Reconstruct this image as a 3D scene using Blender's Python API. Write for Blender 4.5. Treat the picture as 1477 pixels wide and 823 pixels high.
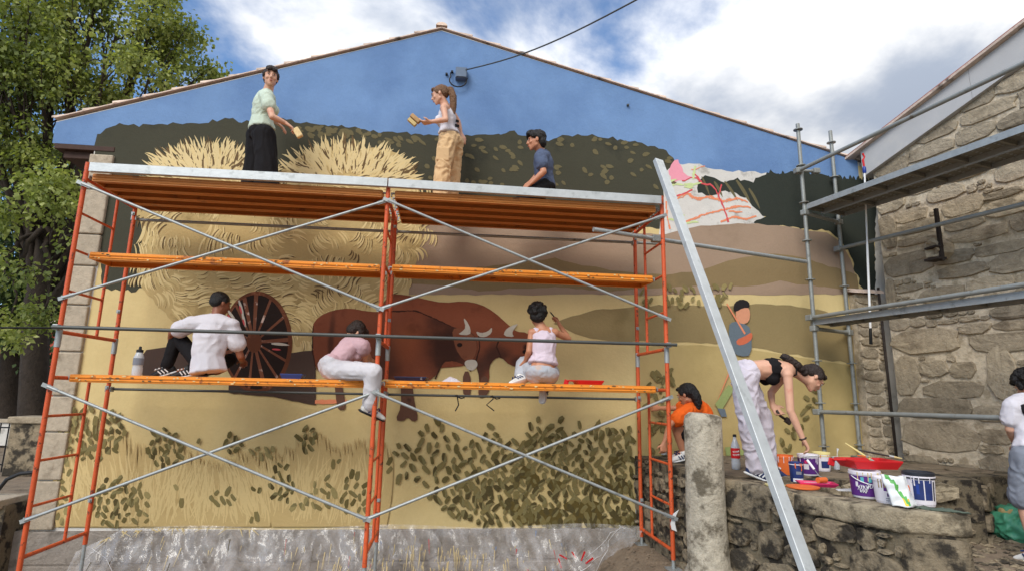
import bpy, bmesh, math, random
import numpy as np
from mathutils import Vector, Matrix, noise, Quaternion
random.seed(7); RND = random.Random(11)
for o in list(bpy.data.objects): bpy.data.objects.remove(o)
SC = bpy.context.scene
COL = SC.collection

# ------------------------------------------------------------------ camera
# world: X runs along the painted wall, Y goes into the picture, Z up; metres
EYE = Vector((0.0, -5.5986, 1.6))
PXW, PXH, FPX = 1477.0, 823.0, 820.0
def _cam_axes():
    U = np.array([820-738.5, 3850+411.5, FPX]); U /= np.linalg.norm(U)
    F = np.array([0, 0, 1.]) - U[2]*U; F /= np.linalg.norm(F)
    R = np.cross(U, F); R = R if R[0] > 0 else -R
    M = np.array([R, F, U])
    a = math.radians(6.3)
    e = np.array([[math.cos(a), math.sin(a), 0], [-math.sin(a), math.cos(a), 0], [0, 0, 1]])
    return e @ M
CM = _cam_axes()
cd = bpy.data.cameras.new('camera'); cam = bpy.data.objects.new('camera', cd); COL.objects.link(cam)
cd.sensor_width = 36; cd.lens = FPX/PXW*36; cd.clip_start = .05; cd.clip_end = 2000
mw = Matrix.Identity(4)
for i in range(3):
    mw[i][0] = CM[i, 0]; mw[i][1] = CM[i, 1]; mw[i][2] = -CM[i, 2]; mw[i][3] = EYE[i]
cam.matrix_world = mw
SC.camera = cam

# ------------------------------------------------------------------ light
SUN_EL, SUN_AZ = math.radians(40), math.radians(214)      # azimuth measured from +Y towards +X
W = bpy.data.worlds.new('World'); SC.world = W; W.use_nodes = True
def sky_nodes():
    nt = W.node_tree; N = nt.nodes; L = nt.links; N.clear()
    out = N.new('ShaderNodeOutputWorld'); bg = N.new('ShaderNodeBackground'); bg.inputs[1].default_value = .1
    sk = N.new('ShaderNodeTexSky'); sk.sky_type = 'NISHITA'; sk.sun_disc = False
    sk.sun_elevation = SUN_EL; sk.sun_rotation = SUN_AZ; sk.air_density = 1.0; sk.dust_density = .6; sk.ozone_density = 1.6
    tc = N.new('ShaderNodeTexCoord')
    sep = N.new('ShaderNodeSeparateXYZ'); L.new(tc.outputs['Generated'], sep.inputs[0])
    def math_(op, a, b=None):
        m = N.new('ShaderNodeMath'); m.operation = op
        for k, x in enumerate((a, b)):
            if x is None: continue
            if isinstance(x, (int, float)): m.inputs[k].default_value = x
            else: L.new(x, m.inputs[k])
        return m.outputs[0]
    zz = math_('ADD', math_('MAXIMUM', sep.outputs[2], 0.0), .28)
    cx = math_('DIVIDE', sep.outputs[0], zz); cy = math_('DIVIDE', sep.outputs[1], zz)
    cmb = N.new('ShaderNodeCombineXYZ'); L.new(cx, cmb.inputs[0]); L.new(cy, cmb.inputs[1]); cmb.inputs[2].default_value = 3.1
    def nz(scale, detail, rough, off, dist=0.0):
        n = N.new('ShaderNodeTexNoise'); n.inputs['Scale'].default_value = scale; n.inputs['Detail'].default_value = detail
        n.inputs['Roughness'].default_value = rough; n.inputs['Distortion'].default_value = dist
        mp = N.new('ShaderNodeMapping'); mp.inputs['Location'].default_value = off; L.new(cmb.outputs[0], mp.inputs[0]); L.new(mp.outputs[0], n.inputs['Vector'])
        return n.outputs['Fac']
    def ramp(x, a, b):
        r = N.new('ShaderNodeMapRange'); r.interpolation_type = 'SMOOTHSTEP'; L.new(x, r.inputs[0]); r.inputs[1].default_value = a; r.inputs[2].default_value = b
        return r.outputs[0]
    cover = math_('ADD', nz(1.15, 9, .56, (3.3, 2.4, 0), .25), math_('MULTIPLY', cx, .20))      # more cloud to the right
    mask = ramp(cover, .37, .50)
    thick = ramp(nz(1.5, 8, .55, (2.2, 1.4, 1), .2), .41, .62)
    cw = N.new('ShaderNodeMixRGB'); L.new(thick, cw.inputs[0]); cw.inputs[1].default_value = (7.2, 7.1, 6.9, 1); cw.inputs[2].default_value = (2.5, 2.85, 3.5, 1)
    bl = N.new('ShaderNodeMixRGB'); bl.blend_type = 'MULTIPLY'; bl.inputs[0].default_value = 1; L.new(sk.outputs[0], bl.inputs[1]); bl.inputs[2].default_value = (.82, .98, 1.12, 1)
    grad = math_('ADD', math_('MULTIPLY', math_('MAXIMUM', sep.outputs[2], 0.0), 1.3), .45)
    cg = N.new('ShaderNodeMixRGB'); cg.blend_type = 'MULTIPLY'; cg.inputs[0].default_value = 1; L.new(cw.outputs[0], cg.inputs[1]); L.new(grad, cg.inputs[2]); cw = cg
    mx = N.new('ShaderNodeMixRGB'); L.new(mask, mx.inputs[0]); L.new(bl.outputs[0], mx.inputs[1]); L.new(cw.outputs[0], mx.inputs[2])
    L.new(mx.outputs[0], bg.inputs[0]); L.new(bg.outputs[0], out.inputs[0])
sky_nodes()
sd = bpy.data.lights.new('sun', 'SUN'); sd.energy = 1.5; sd.angle = math.radians(30); sd.color = (1, .95, .86)
sun = bpy.data.objects.new('sun', sd); COL.objects.link(sun)
sdir = Vector((math.sin(SUN_AZ)*math.cos(SUN_EL), math.cos(SUN_AZ)*math.cos(SUN_EL), math.sin(SUN_EL)))
sun.rotation_euler = sdir.to_track_quat('Z', 'Y').to_euler(); sun.location = sdir*50
SC.view_settings.view_transform = 'Standard'; SC.view_settings.look = 'None'
SC.view_settings.exposure = 0.85; SC.view_settings.gamma = 1

# ------------------------------------------------------------------ geometry helpers
def ray(px, py):
    return Vector(CM @ np.array([px-738.5, -(py-411.5), FPX]))
def onY(px, py, y):                      # point of a plane y = const seen at a photo pixel
    d = ray(px, py); return EYE + d*((y-EYE.y)/d.y)
def onZ(px, py, z):
    d = ray(px, py); return EYE + d*((z-EYE.z)/d.z)
def lin(c):
    c = c/255.0
    return c/12.92 if c <= .04045 else ((c+.055)/1.055)**2.4
def C(r, g, b, k=1.0): return (lin(r)*k, lin(g)*k, lin(b)*k, 1)

class MB:
    def __init__(s): s.v = []; s.f = []; s.m = []
    def add(s, vs, fs, mi=0):
        b = len(s.v); s.v += [tuple(x) for x in vs]; s.f += [tuple(b+i for i in f) for f in fs]; s.m += [mi]*len(fs); return s
    def box(s, c, size, R=None, mi=0):
        hx, hy, hz = [a/2 for a in size]; c = Vector(c)
        vs = [Vector((x, y, z)) for x in (-hx, hx) for y in (-hy, hy) for z in (-hz, hz)]
        if R is not None: vs = [R @ p for p in vs]
        return s.add([c+p for p in vs], [(0, 1, 3, 2), (4, 6, 7, 5), (0, 4, 5, 1), (2, 3, 7, 6), (0, 2, 6, 4), (1, 5, 7, 3)], mi)
    def hexa(s, p, mi=0):                # 8 corner points, bottom ring then top ring
        return s.add(p, [(3, 2, 1, 0), (4, 5, 6, 7), (0, 1, 5, 4), (1, 2, 6, 5), (2, 3, 7, 6), (3, 0, 4, 7)], mi)
    def beam(s, a, b, w, h, up=(0, 0, 1), mi=0):
        a, b = Vector(a), Vector(b); d = (b-a).normalized(); x = d.cross(Vector(up)).normalized(); z = x.cross(d)
        r = lambda p: [p - x*w/2 - z*h/2, p + x*w/2 - z*h/2, p + x*w/2 + z*h/2, p - x*w/2 + z*h/2]
        return s.hexa(r(a)+r(b), mi)
    def path(s, pts, r, n=8, caps=True, mi=0):
        pts = [Vector(p) for p in pts]; rs = r if isinstance(r, (list, tuple)) else [r]*len(pts)
        d0 = (pts[1]-pts[0]).normalized(); x = d0.orthogonal().normalized(); vs = []
        for i, p in enumerate(pts):
            d = (pts[min(i+1, len(pts)-1)]-pts[max(i-1, 0)]).normalized()
            x = (x - d*x.dot(d)).normalized(); y = d.cross(x)
            vs += [p + (x*math.cos(2*math.pi*k/n) + y*math.sin(2*math.pi*k/n))*rs[i] for k in range(n)]
        fs = [(i*n+k, i*n+(k+1) % n, (i+1)*n+(k+1) % n, (i+1)*n+k) for i in range(len(pts)-1) for k in range(n)]
        if caps: fs += [tuple(range(n))[::-1], tuple((len(pts)-1)*n+k for k in range(n))]
        return s.add(vs, fs, mi)
    def tube(s, a, b, r, n=10, r2=None, mi=0): return s.path([a, b], [r, r if r2 is None else r2], n, True, mi)
    def lathe(s, c, prof, n=24, R=None, mi=0):
        c = Vector(c); vs = []
        for (r, z) in prof:
            for k in range(n):
                p = Vector((r*math.cos(2*math.pi*k/n), r*math.sin(2*math.pi*k/n), z)); vs.append(c+(R @ p if R else p))
        m = len(prof); fs = [(i*n+k, i*n+(k+1) % n, (i+1)*n+(k+1) % n, (i+1)*n+k) for i in range(m-1) for k in range(n)]
        fs += [tuple(range(n))[::-1], tuple((m-1)*n+k for k in range(n))]
        return s.add(vs, fs, mi)
    def poly(s, pts, mi=0): return s.add(pts, [tuple(range(len(pts)))], mi)
    def prism(s, pts, d, mi=0):
        d = Vector(d); n = len(pts); a = [Vector(p) for p in pts]
        return s.add(a+[p+d for p in a], [tuple(range(n))[::-1], tuple(range(n, 2*n))]+[(k, (k+1) % n, n+(k+1) % n, n+k) for k in range(n)], mi)

ROOTLOC = {}
def wloc(o):
    p = Vector((0, 0, 0))
    while o is not None: p += o.location; o = o.parent
    return p
def obj(name, mb, mat, parent=None, smooth=False, bevel=0, origin=None):
    if isinstance(mb, MB):
        me = bpy.data.meshes.new(name); me.from_pydata(mb.v, [], mb.f)
        if isinstance(mat, (list, tuple)):
            me.polygons.foreach_set('material_index', mb.m)
        bm = bmesh.new(); bm.from_mesh(me); bmesh.ops.recalc_face_normals(bm, faces=bm.faces)
        if bevel: bmesh.ops.bevel(bm, geom=[e for e in bm.edges if len(e.link_faces) == 2 and e.calc_face_angle(0) > .5], offset=bevel, segments=1 if bevel < .006 else 2, affect='EDGES', profile=.5, clamp_overlap=True)
        bm.to_mesh(me); bm.free()
    else: me = mb
    for m in (mat if isinstance(mat, (list, tuple)) else [mat]): me.materials.append(m)
    if smooth:
        me.polygons.foreach_set('use_smooth', [True]*len(me.polygons))
        if smooth == 'auto':
            try: me.set_sharp_from_angle(angle=math.radians(38))
            except Exception: pass
    o = bpy.data.objects.new(name, me); COL.objects.link(o)
    if parent is not None:
        o.parent = parent; w = wloc(parent)
        if w.length > 1e-9: me.transform(Matrix.Translation(-w))
    elif origin is not None:
        origin = Vector(origin); me.transform(Matrix.Translation(-origin)); o.location = origin
    return o
def tag(o, label=None, cat=None, group=None, kind=None):
    if label: o['label'] = label
    if cat: o['category'] = cat
    if group: o['group'] = group
    if kind: o['kind'] = kind
    return o
def thing(name, label, cat, loc=(0, 0, 0), group=None):
    o = bpy.data.objects.new(name, None); COL.objects.link(o); o.location = loc; o.empty_display_size = .1
    return tag(o, label, cat, group)
def copy_tree(o, parent=None):
    c = o.copy(); COL.objects.link(c)
    if parent is not None: c.parent = parent
    for ch in list(o.children): copy_tree(ch, c)
    return c

# ------------------------------------------------------------------ materials
def mat(name, col, rough=.7, metal=0, var=.12, vscale=6, bump=0, bscale=40, col2=None, c2scale=3, c2lo=.55, c2hi=.7, rnd=0.0, spec=.4, coat=0, fine=0, hue=None):
    m = bpy.data.materials.new(name); m.use_nodes = True; nt = m.node_tree; N = nt.nodes; L = nt.links
    b = N['Principled BSDF']; b.inputs['Roughness'].default_value = rough; b.inputs['Metallic'].default_value = metal
    b.inputs['Specular IOR Level'].default_value = spec; b.inputs['Coat Weight'].default_value = coat
    geo = N.new('ShaderNodeNewGeometry')
    def nz(s, d=5, r=.6):
        n = N.new('ShaderNodeTexNoise'); n.inputs['Scale'].default_value = s; n.inputs['Detail'].default_value = d; n.inputs['Roughness'].default_value = r
        L.new(geo.outputs['Position'], n.inputs['Vector']); return n.outputs['Fac']
    base = N.new('ShaderNodeMixRGB'); base.blend_type = 'MULTIPLY'; base.inputs[0].default_value = 1; base.inputs[1].default_value = col
    mr = N.new('ShaderNodeMapRange'); L.new(nz(vscale), mr.inputs[0]); mr.inputs[1].default_value = .25; mr.inputs[2].default_value = .75
    mr.inputs[3].default_value = 1-var; mr.inputs[4].default_value = 1+var; L.new(mr.outputs[0], base.inputs[2]); outc = base.outputs[0]
    if col2 is not None:
        r2 = N.new('ShaderNodeMapRange'); r2.interpolation_type = 'SMOOTHSTEP'; L.new(nz(c2scale, 7, .62), r2.inputs[0]); r2.inputs[1].default_value = c2lo; r2.inputs[2].default_value = c2hi
        mx = N.new('ShaderNodeMixRGB'); L.new(r2.outputs[0], mx.inputs[0]); L.new(outc, mx.inputs[1]); mx.inputs[2].default_value = col2; outc = mx.outputs[0]
    if rnd:
        oi = N.new('ShaderNodeObjectInfo'); r3 = N.new('ShaderNodeMapRange'); L.new(oi.outputs['Random'], r3.inputs[0]); r3.inputs[3].default_value = 1-rnd; r3.inputs[4].default_value = 1+rnd
        m3 = N.new('ShaderNodeMixRGB'); m3.blend_type = 'MULTIPLY'; m3.inputs[0].default_value = 1; L.new(outc, m3.inputs[1]); L.new(r3.outputs[0], m3.inputs[2]); outc = m3.outputs[0]
    if hue is not None:                  # every stone leans to one of two rock colours
        oi = N.new('ShaderNodeObjectInfo'); wn = N.new('ShaderNodeTexWhiteNoise'); wn.noise_dimensions = '1D'; L.new(oi.outputs['Random'], wn.inputs['W'])
        k = N.new('ShaderNodeMath'); k.operation = 'MULTIPLY'; k.inputs[1].default_value = .75; L.new(wn.outputs['Value'], k.inputs[0])
        m4 = N.new('ShaderNodeMixRGB'); m4.blend_type = 'MULTIPLY'; L.new(k.outputs[0], m4.inputs[0]); L.new(outc, m4.inputs[1]); m4.inputs[2].default_value = hue; outc = m4.outputs[0]
    if fine:
        f = N.new('ShaderNodeMapRange'); L.new(nz(38, 3, .7), f.inputs[0]); f.inputs[1].default_value = .3; f.inputs[2].default_value = .7; f.inputs[3].default_value = 1-fine; f.inputs[4].default_value = 1+fine
        m5 = N.new('ShaderNodeMixRGB'); m5.blend_type = 'MULTIPLY'; m5.inputs[0].default_value = 1; L.new(outc, m5.inputs[1]); L.new(f.outputs[0], m5.inputs[2]); outc = m5.outputs[0]
    L.new(outc, b.inputs['Base Color'])
    if bump:
        bp = N.new('ShaderNodeBump'); bp.inputs['Strength'].default_value = bump; bp.inputs['Distance'].default_value = .02; L.new(nz(bscale, 6, .65), bp.inputs['Height']); L.new(bp.outputs[0], b.inputs['Normal'])
    return m
def spots(m, lst):                       # pigment patches: soft ellipses of another paint colour, fixed on the wall
    nt = m.node_tree; N = nt.nodes; L = nt.links; b = N['Principled BSDF']; cur = b.inputs['Base Color'].links[0].from_socket
    geo = N.new('ShaderNodeNewGeometry')
    ns = N.new('ShaderNodeTexNoise'); ns.inputs['Scale'].default_value = 5; ns.inputs['Detail'].default_value = 5; L.new(geo.outputs['Position'], ns.inputs['Vector'])
    for (c, rx, rz, col, inner, amt) in lst:
        mp = N.new('ShaderNodeMapping'); mp.vector_type = 'POINT'
        mp.inputs['Scale'].default_value = (1/rx, .01, 1/rz); mp.inputs['Location'].default_value = (-c[0]/rx, 0, -c[2]/rz); L.new(geo.outputs['Position'], mp.inputs[0])
        ln = N.new('ShaderNodeVectorMath'); ln.operation = 'LENGTH'; L.new(mp.outputs[0], ln.inputs[0])
        ad = N.new('ShaderNodeMath'); ad.operation = 'ADD'; L.new(ln.outputs['Value'], ad.inputs[0])
        k = N.new('ShaderNodeMath'); k.operation = 'MULTIPLY_ADD'; L.new(ns.outputs['Fac'], k.inputs[0]); k.inputs[1].default_value = .7; k.inputs[2].default_value = -.35; L.new(k.outputs[0], ad.inputs[1])
        r = N.new('ShaderNodeMapRange'); r.interpolation_type = 'SMOOTHSTEP'; L.new(ad.outputs[0], r.inputs[0]); r.inputs[1].default_value = inner; r.inputs[2].default_value = 1.1; r.inputs[3].default_value = amt; r.inputs[4].default_value = 0
        mx = N.new('ShaderNodeMixRGB'); L.new(r.outputs[0], mx.inputs[0]); L.new(cur, mx.inputs[1]); mx.inputs[2].default_value = col; cur = mx.outputs[0]
    L.new(cur, b.inputs['Base Color'])
M = {}
def paint(name, r, g, b, **k):
    M[name] = mat(name, C(r, g, b), rough=.85, var=k.pop('var', .06), vscale=k.pop('vscale', 1.6), bump=.22, bscale=30, spec=.2, fine=.025, **k); return M[name]
M['steel'] = mat('galvanised_steel', C(160, 164, 164), .45, .35, .12, 14, .1, 60, col2=C(134, 138, 136), c2scale=12)
M['steel_bright'] = mat('bright_galvanised_steel', C(186, 190, 191), .45, .3, .12, 10, .1, 60, col2=C(164, 168, 168), c2scale=9)
M['tube_grey'] = mat('weathered_tube', C(142, 144, 140), .5, .3, .15, 10, .15, 60, col2=C(104, 96, 84), c2scale=6, c2lo=.58)
M['tube_dark'] = mat('dark_tube', C(80, 82, 80), .5, .3, .1, 10)
M['frame'] = mat('scaffold_orange_red', C(202, 86, 44), .5, 0, .14, 8, .2, 70, col2=C(112, 58, 40), c2scale=22, c2lo=.58, c2hi=.64)
M['plank'] = mat('plank_orange', C(228, 142, 48), .5, 0, .12, 5, .15, 60, col2=C(160, 92, 46), c2scale=11, c2lo=.58, c2hi=.68)
M['deck'] = mat('deck_orange', C(192, 122, 56), .55, 0, .1, 6, .15, 60, col2=C(136, 86, 48), c2scale=7, c2lo=.56, c2hi=.75)
M['black'] = mat('black_rubber', C(26, 26, 27), .6)
M['granite'] = mat('granite', C(166, 150, 126), .92, 0, .24, 16, .9, 34, col2=C(126, 112, 92), c2scale=3.4, c2lo=.48, c2hi=.7, rnd=.24, hue=(.80, .82, .86, 1))
M['granite_pale'] = mat('granite_pale', C(178, 164, 144), .92, 0, .2, 18, .5, 60, col2=C(140, 126, 108), c2scale=5, rnd=.1)
M['mossy'] = mat('weathered_granite', C(136, 122, 100), .95, 0, .34, 16, .9, 42, col2=C(54, 48, 40), c2scale=6, c2lo=.46, c2hi=.6, rnd=.16)
M['mortar'] = mat('lime_mortar', C(200, 184, 160), .95, 0, .22, 22, .8, 26, col2=C(158, 142, 118), c2scale=7, c2lo=.46, c2hi=.66)
M['old_mortar'] = mat('old_dark_mortar', C(118, 106, 86), .95, 0, .34, 14, 1, 30, col2=C(46, 40, 33), c2scale=7, c2lo=.46, c2hi=.58)
M['capstone'] = mat('pale_capstone', C(160, 146, 122), .92, 0, .34, 14, .9, 36, col2=C(82, 73, 58), c2scale=6, c2lo=.46, c2hi=.64, rnd=.08)
M['dirt'] = mat('dry_dirt', C(128, 112, 94), .98, 0, .3, 9, .9, 30, col2=C(88, 76, 62), c2scale=2.2)
M['plinth'] = mat('plinth_granite', C(140, 131, 122), .92, 0, .2, 12, .6, 40, col2=C(108, 100, 92), c2scale=4, rnd=.1)
M['post_granite'] = mat('lichened_granite', C(178, 168, 150), .94, 0, .3, 18, .9, 40, col2=C(104, 95, 80), c2scale=7, c2lo=.5, c2hi=.66)
M['wood_dark'] = mat('dark_timber', C(66, 46, 38), .8, 0, .25, 12)
M['tile'] = mat('clay_roof_tile', C(204, 182, 166), .9, 0, .25, 8, .4, 40, col2=C(98, 88, 80), c2scale=5, rnd=.22)
M['bark'] = mat('bark', C(54, 45, 38), .95, 0, .3, 10, 1, 22)
M['white'] = mat('white_plastic', C(226, 226, 226), .45, 0, .03)
# ------------------------------------------------------------------ ground
WALL = 1.25
def gz(x, y):
    z = .02*noise.noise((x*1.3, y*1.3, 0)) + .008*noise.noise((x*6, y*6, 3))
    t = min(max((y+.15)/.6, 0), 1); t = t*t*(3-2*t)
    r = min(max((2.05-x)/.45, 0), 1)
    l = min(max((x+5.4)/.6, 0), 1)
    z += -.32*t*r*l
    if x > 2.0: z += min((x-2.0)*.08, .07)
    if y > 3: z -= .1
    return z - .01
def ground():
    xs = sorted(set([-400, -120, -50, -25, -12] + [round(-8+.12*i, 3) for i in range(142)] + [12, 20, 40, 120, 400]))
    ys = sorted(set([-400, -120, -40, -15, -9] + [round(-6+.12*i, 3) for i in range(78)] + [6, 12, 25, 60, 150, 400]))
    mb = MB(); mb.add([(x, y, gz(x, y)) for y in ys for x in xs], [(j*len(xs)+i, j*len(xs)+i+1, (j+1)*len(xs)+i+1, (j+1)*len(xs)+i) for j in range(len(ys)-1) for i in range(len(xs)-1)])
    tag(obj('ground', mb, M['dirt'], smooth=True), kind='structure')
ground()
def pebbles(name, areas, n, zf, m, r0=.012, r1=.05, seed=3):
    R = random.Random(seed); mb = MB()
    ico = [(0, 0, 1), (.89, 0, .45), (.28, .85, .45), (-.72, .53, .45), (-.72, -.53, .45), (.28, -.85, .45), (.6, .6, -.3), (-.6, .6, -.3), (-.6, -.6, -.3), (.6, -.6, -.3)]
    fs = [(0, 1, 2), (0, 2, 3), (0, 3, 4), (0, 4, 5), (0, 5, 1), (1, 6, 2), (2, 6, 7), (2, 7, 3), (3, 7, 8), (3, 8, 4), (4, 8, 9), (4, 9, 5), (5, 9, 6), (5, 6, 1)]
    for i in range(n):
        x0, x1, y0, y1 = R.choice(areas); x = R.uniform(x0, x1); y = R.uniform(y0, y1); r = r0+(r1-r0)*R.random()**3
        a = R.uniform(0, 6.28); sx, sy, sz = r*R.uniform(.7, 1.4), r*R.uniform(.7, 1.2), r*R.uniform(.4, .7); z = zf(x, y)
        mb.add([(x+(p[0]*sx*math.cos(a)-p[1]*sy*math.sin(a))*R.uniform(.85, 1.1), y+(p[0]*sx*math.sin(a)+p[1]*sy*math.cos(a)), z+p[2]*sz) for p in ico], fs)
    return tag(obj(name, mb, m), kind='stuff')

# ------------------------------------------------------------------ stones: packed irregular blocks in a plane (s, z)
def pack(w, h, big, sizes, seed, tries=260, cell=.02):
    R = random.Random(seed); nx, nz_ = int(w/cell), int(h/cell); occ = np.zeros((nx, nz_), bool); out = []
    for (x, z, a, b) in big:
        i0, j0 = max(int(x/cell), 0), max(int(z/cell), 0); occ[i0:int((x+a)/cell), j0:int((z+b)/cell)] = True; out.append((x, z, a, b))
    for (a0, a1, b0, b1, t) in sizes:
        for _ in range(t):
            a, b = R.uniform(a0, a1), R.uniform(b0, b1); ia, ib = max(int(a/cell), 1), max(int(b/cell), 1)
            if ia >= nx or ib >= nz_: continue
            i, j = R.randint(0, nx-ia), R.randint(0, nz_-ib)
            if occ[i:i+ia, j:j+ib].any(): continue
            while j > 0 and not occ[i:i+ia, j-1].any(): j -= 1      # settle down, then to the side
            while i > 0 and not occ[i-1, j:j+ib].any(): i -= 1
            occ[i:i+ia, j:j+ib] = True; out.append((i*cell, j*cell, ia*cell, ib*cell))
    return out
def stone_mesh(mp, x, z, a, b, R, joint=.012, proud=.03, deep=.03, n=11, sq=3.4, jit=.07):
    cx, cz = x+a/2, z+b/2; hx, hz = a/2-joint, b/2-joint; ph = R.uniform(0, 6.28); ring = []
    tx = R.uniform(-.05, .05)
    for k in range(n):
        t = 2*math.pi*k/n + R.uniform(-.2, .2); c, s = math.cos(t), math.sin(t); q = (abs(c)**sq+abs(s)**sq)**(-1/sq)*(1+R.uniform(-jit, jit))
        ring.append((c*q, s*q))
    pr = proud*R.uniform(.5, 1.15); vs = []
    for (sc, d) in ((1.0, -deep), (1.0, pr*.5), (.95, pr*.92), (.66, pr)):
        for (u, v) in ring:
            vs.append(mp(cx+(u*hx)*sc+tx*v*hz, cz+v*hz*sc, d+(R.uniform(-.22, .22)*pr if sc < .99 else 0)))
    vs.append(mp(cx, cz, pr*R.uniform(.9, 1.15))); fs = []
    for r in range(3): fs += [(r*n+k, r*n+(k+1) % n, (r+1)*n+(k+1) % n, (r+1)*n+k) for k in range(n)]
    fs += [(3*n+k, 3*n+(k+1) % n, 4*n) for k in range(n)]
    return vs, fs
def stones(rects, mp, parent, m, seed, limit=300, nm='stone', **k):
    R = random.Random(seed); rects = sorted(rects, key=lambda r: -r[2]*r[3]); rest = MB()
    for i, r in enumerate(rects):
        vs, fs = stone_mesh(mp, *r, R, **k)
        if i < limit: obj(nm, MB().add(vs, fs), m, parent, smooth=False)
        else: rest.add(vs, fs)
    if rest.v: tag(obj('small_stones', rest, m, parent), kind='stuff')

# ------------------------------------------------------------------ the gable house with the mural
PR = -4.03; PL = -4.28                                           # pilaster edges
EL = onY(80, 172, WALL); APX = onY(637, 42, WALL); ER = onY(1262, 239, WALL)
EB = onY(83, 207, WALL)
house = thing('gable_house', 'long gable house whose end wall carries the big rural mural of hay cart and oxen', 'house', (-.2, WALL+4, -.3))
M['plaster'] = mat('white_primer', C(206, 202, 196), .9, 0, .1, 3, .25, 50, col2=C(170, 166, 160), c2scale=5)
mb = MB(); back = 9.0
prof = [(PL+.02, -.5), (6.2, -.5), (6.2, ER.z-.02-.27*(6.2-ER.x)), (APX.x, APX.z-.02), (PL-.45, EL.z-.03+.0), (PL-.45, EB.z), (PL+.02, EB.z)]
mb.prism([(x, WALL, z) for x, z in prof], (0, back, 0))
obj('wall', mb, M['plaster'], house)
mb = MB(); mb.box(((EL.x+PR)/2+.02, WALL+.3, EB.z-.035), (PR-EL.x-.05, .62, .06)); mb.box((PL-.13, WALL+.3, EB.z-.11), (.42, .5, .09)); mb.box((PL-.2, WALL+4.6, EB.z-.05), (.5, 8, .06))
obj('soffit', mb, M['wood_dark'], house, bevel=.006)
roof = MB()
for A, B in ((EL, APX), (APX, ER)):
    if B is ER: B = ER + (ER-APX).normalized()*.5
    d = (B-A).normalized(); up = Vector((-d.z, 0, d.x))
    roof.prism([A+Vector((0, -.03, 0)), B+Vector((0, -.03, 0)), B+up*.012+Vector((0, -.03, 0)), A+up*.012+Vector((0, -.03, 0))], (0, back, 0))
roof = obj('roof', roof, M['tile'], house)
def barrel(A, B, r0, r1, n=7):
    A, B = Vector(A), Vector(B); d = (B-A).normalized(); y = Vector((0, 1, 0)); up = d.cross(y)*-1
    if up.z < 0: up = -up
    vs = []
    for (p, r) in ((A, r0), (B, r1)):
        for rr in (r, r-.014):
            for k in range(n+1):
                t = math.pi*k/n; vs.append(p+y*math.cos(t)*rr+up*math.sin(t)*rr*.75)
    m = n+1; fs = []
    for k in range(n): fs += [(k, k+1, 2*m+k+1, 2*m+k), (m+k, 3*m+k, 3*m+k+1, m+k+1), (k, m+k, m+k+1, k+1), (2*m+k, 2*m+k+1, 3*m+k+1, 3*m+k)]
    fs += [(0, 2*m, 3*m, m), (n, m+n, 3*m+n, 2*m+n)]
    return MB().add(vs, fs)
for A, B, n in ((EL, APX, 14), (ER, APX, 16)):
    d = (B-A)/n; up = Vector((-d.z, 0, d.x)).normalized(); up = up if up.z > 0 else -up
    for k in range(n):
        p = A+d*k+Vector((0, .03, 0)); obj('roof_tile', barrel(p-d*.06+up*.01, p+d*1.0+up*.0, RND.uniform(.058, .07), .024), M['tile'], roof)
    for j in range(1, 8):                # further rows behind, seen only edge-on
        for k in range(0, n, 1):
            if j > 2: break
            p = A+d*k+Vector((0, .03+.2*j, 0)); obj('roof_tile', barrel(p-d*.1+up*.016, p+d+up*.012, .056, .04, 5), M['tile'], roof)
mb = barrel(APX+Vector((0, -.05, .04)), APX+Vector((0, -.05, .04)), .1, .1)
mb = MB(); n = 8
for y0, y1 in ((WALL-.05, WALL+.42), (WALL+.38, WALL+.9), (WALL+.86, WALL+4)):
    r0, r1 = .06, .052; vs = []
    for y, r in ((y0, r0), (y1, r1)):
        vs += [(APX.x+math.cos(math.pi*k/n)*r*1.25, y, APX.z+.02+math.sin(math.pi*k/n)*r*.8) for k in range(n+1)]
    mb.add(vs, [(k, k+1, n+2+k, n+1+k) for k in range(n)]+[tuple(range(n+1))])
obj('ridge_cap', mb, M['tile'], roof)
# pilaster of granite blocks on the corner
zs = [.12, .62, 1.12, 1.5, 1.98, 2.5, 2.95, 3.32, 3.86, 4.3]
pil = obj('pilaster', MB().box(((PL+PR)/2, WALL+.06, 2.2), (PR-PL-.02, .1, 4.2)), M['mortar'], house)
for a, b in zip(zs, zs[1:]):
    w = RND.uniform(-.012, .012)
    obj('stone', MB().box(((PL+PR)/2+w/2, WALL+.03, (a+b)/2), (PR-PL+w, .14, b-a-.014)), M['granite_pale'], pil, bevel=.014)
# stone plinth
PT = onY(500, 761, WALL).z
pl = obj('plinth', MB().box((-.9, WALL+.08, (PT-.7)/2), (7.1, .2, PT+.68)), M['plinth'], house)
mp = lambda s, z, d: (-4.36+s, WALL-.02-d, -.58+z)
row, x = [], .02
for z0, h in ((.36, PT+.21), (.0, .35)):
    x = .0
    while x < 6.5:
        w = min(RND.uniform(.55, 1.0), 6.62-x); row.append((x, z0, w, h)); x += w
stones(row, mp, pl, M['plinth'], 6, proud=.012, jit=.012, sq=14, joint=.005, n=16)

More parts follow.
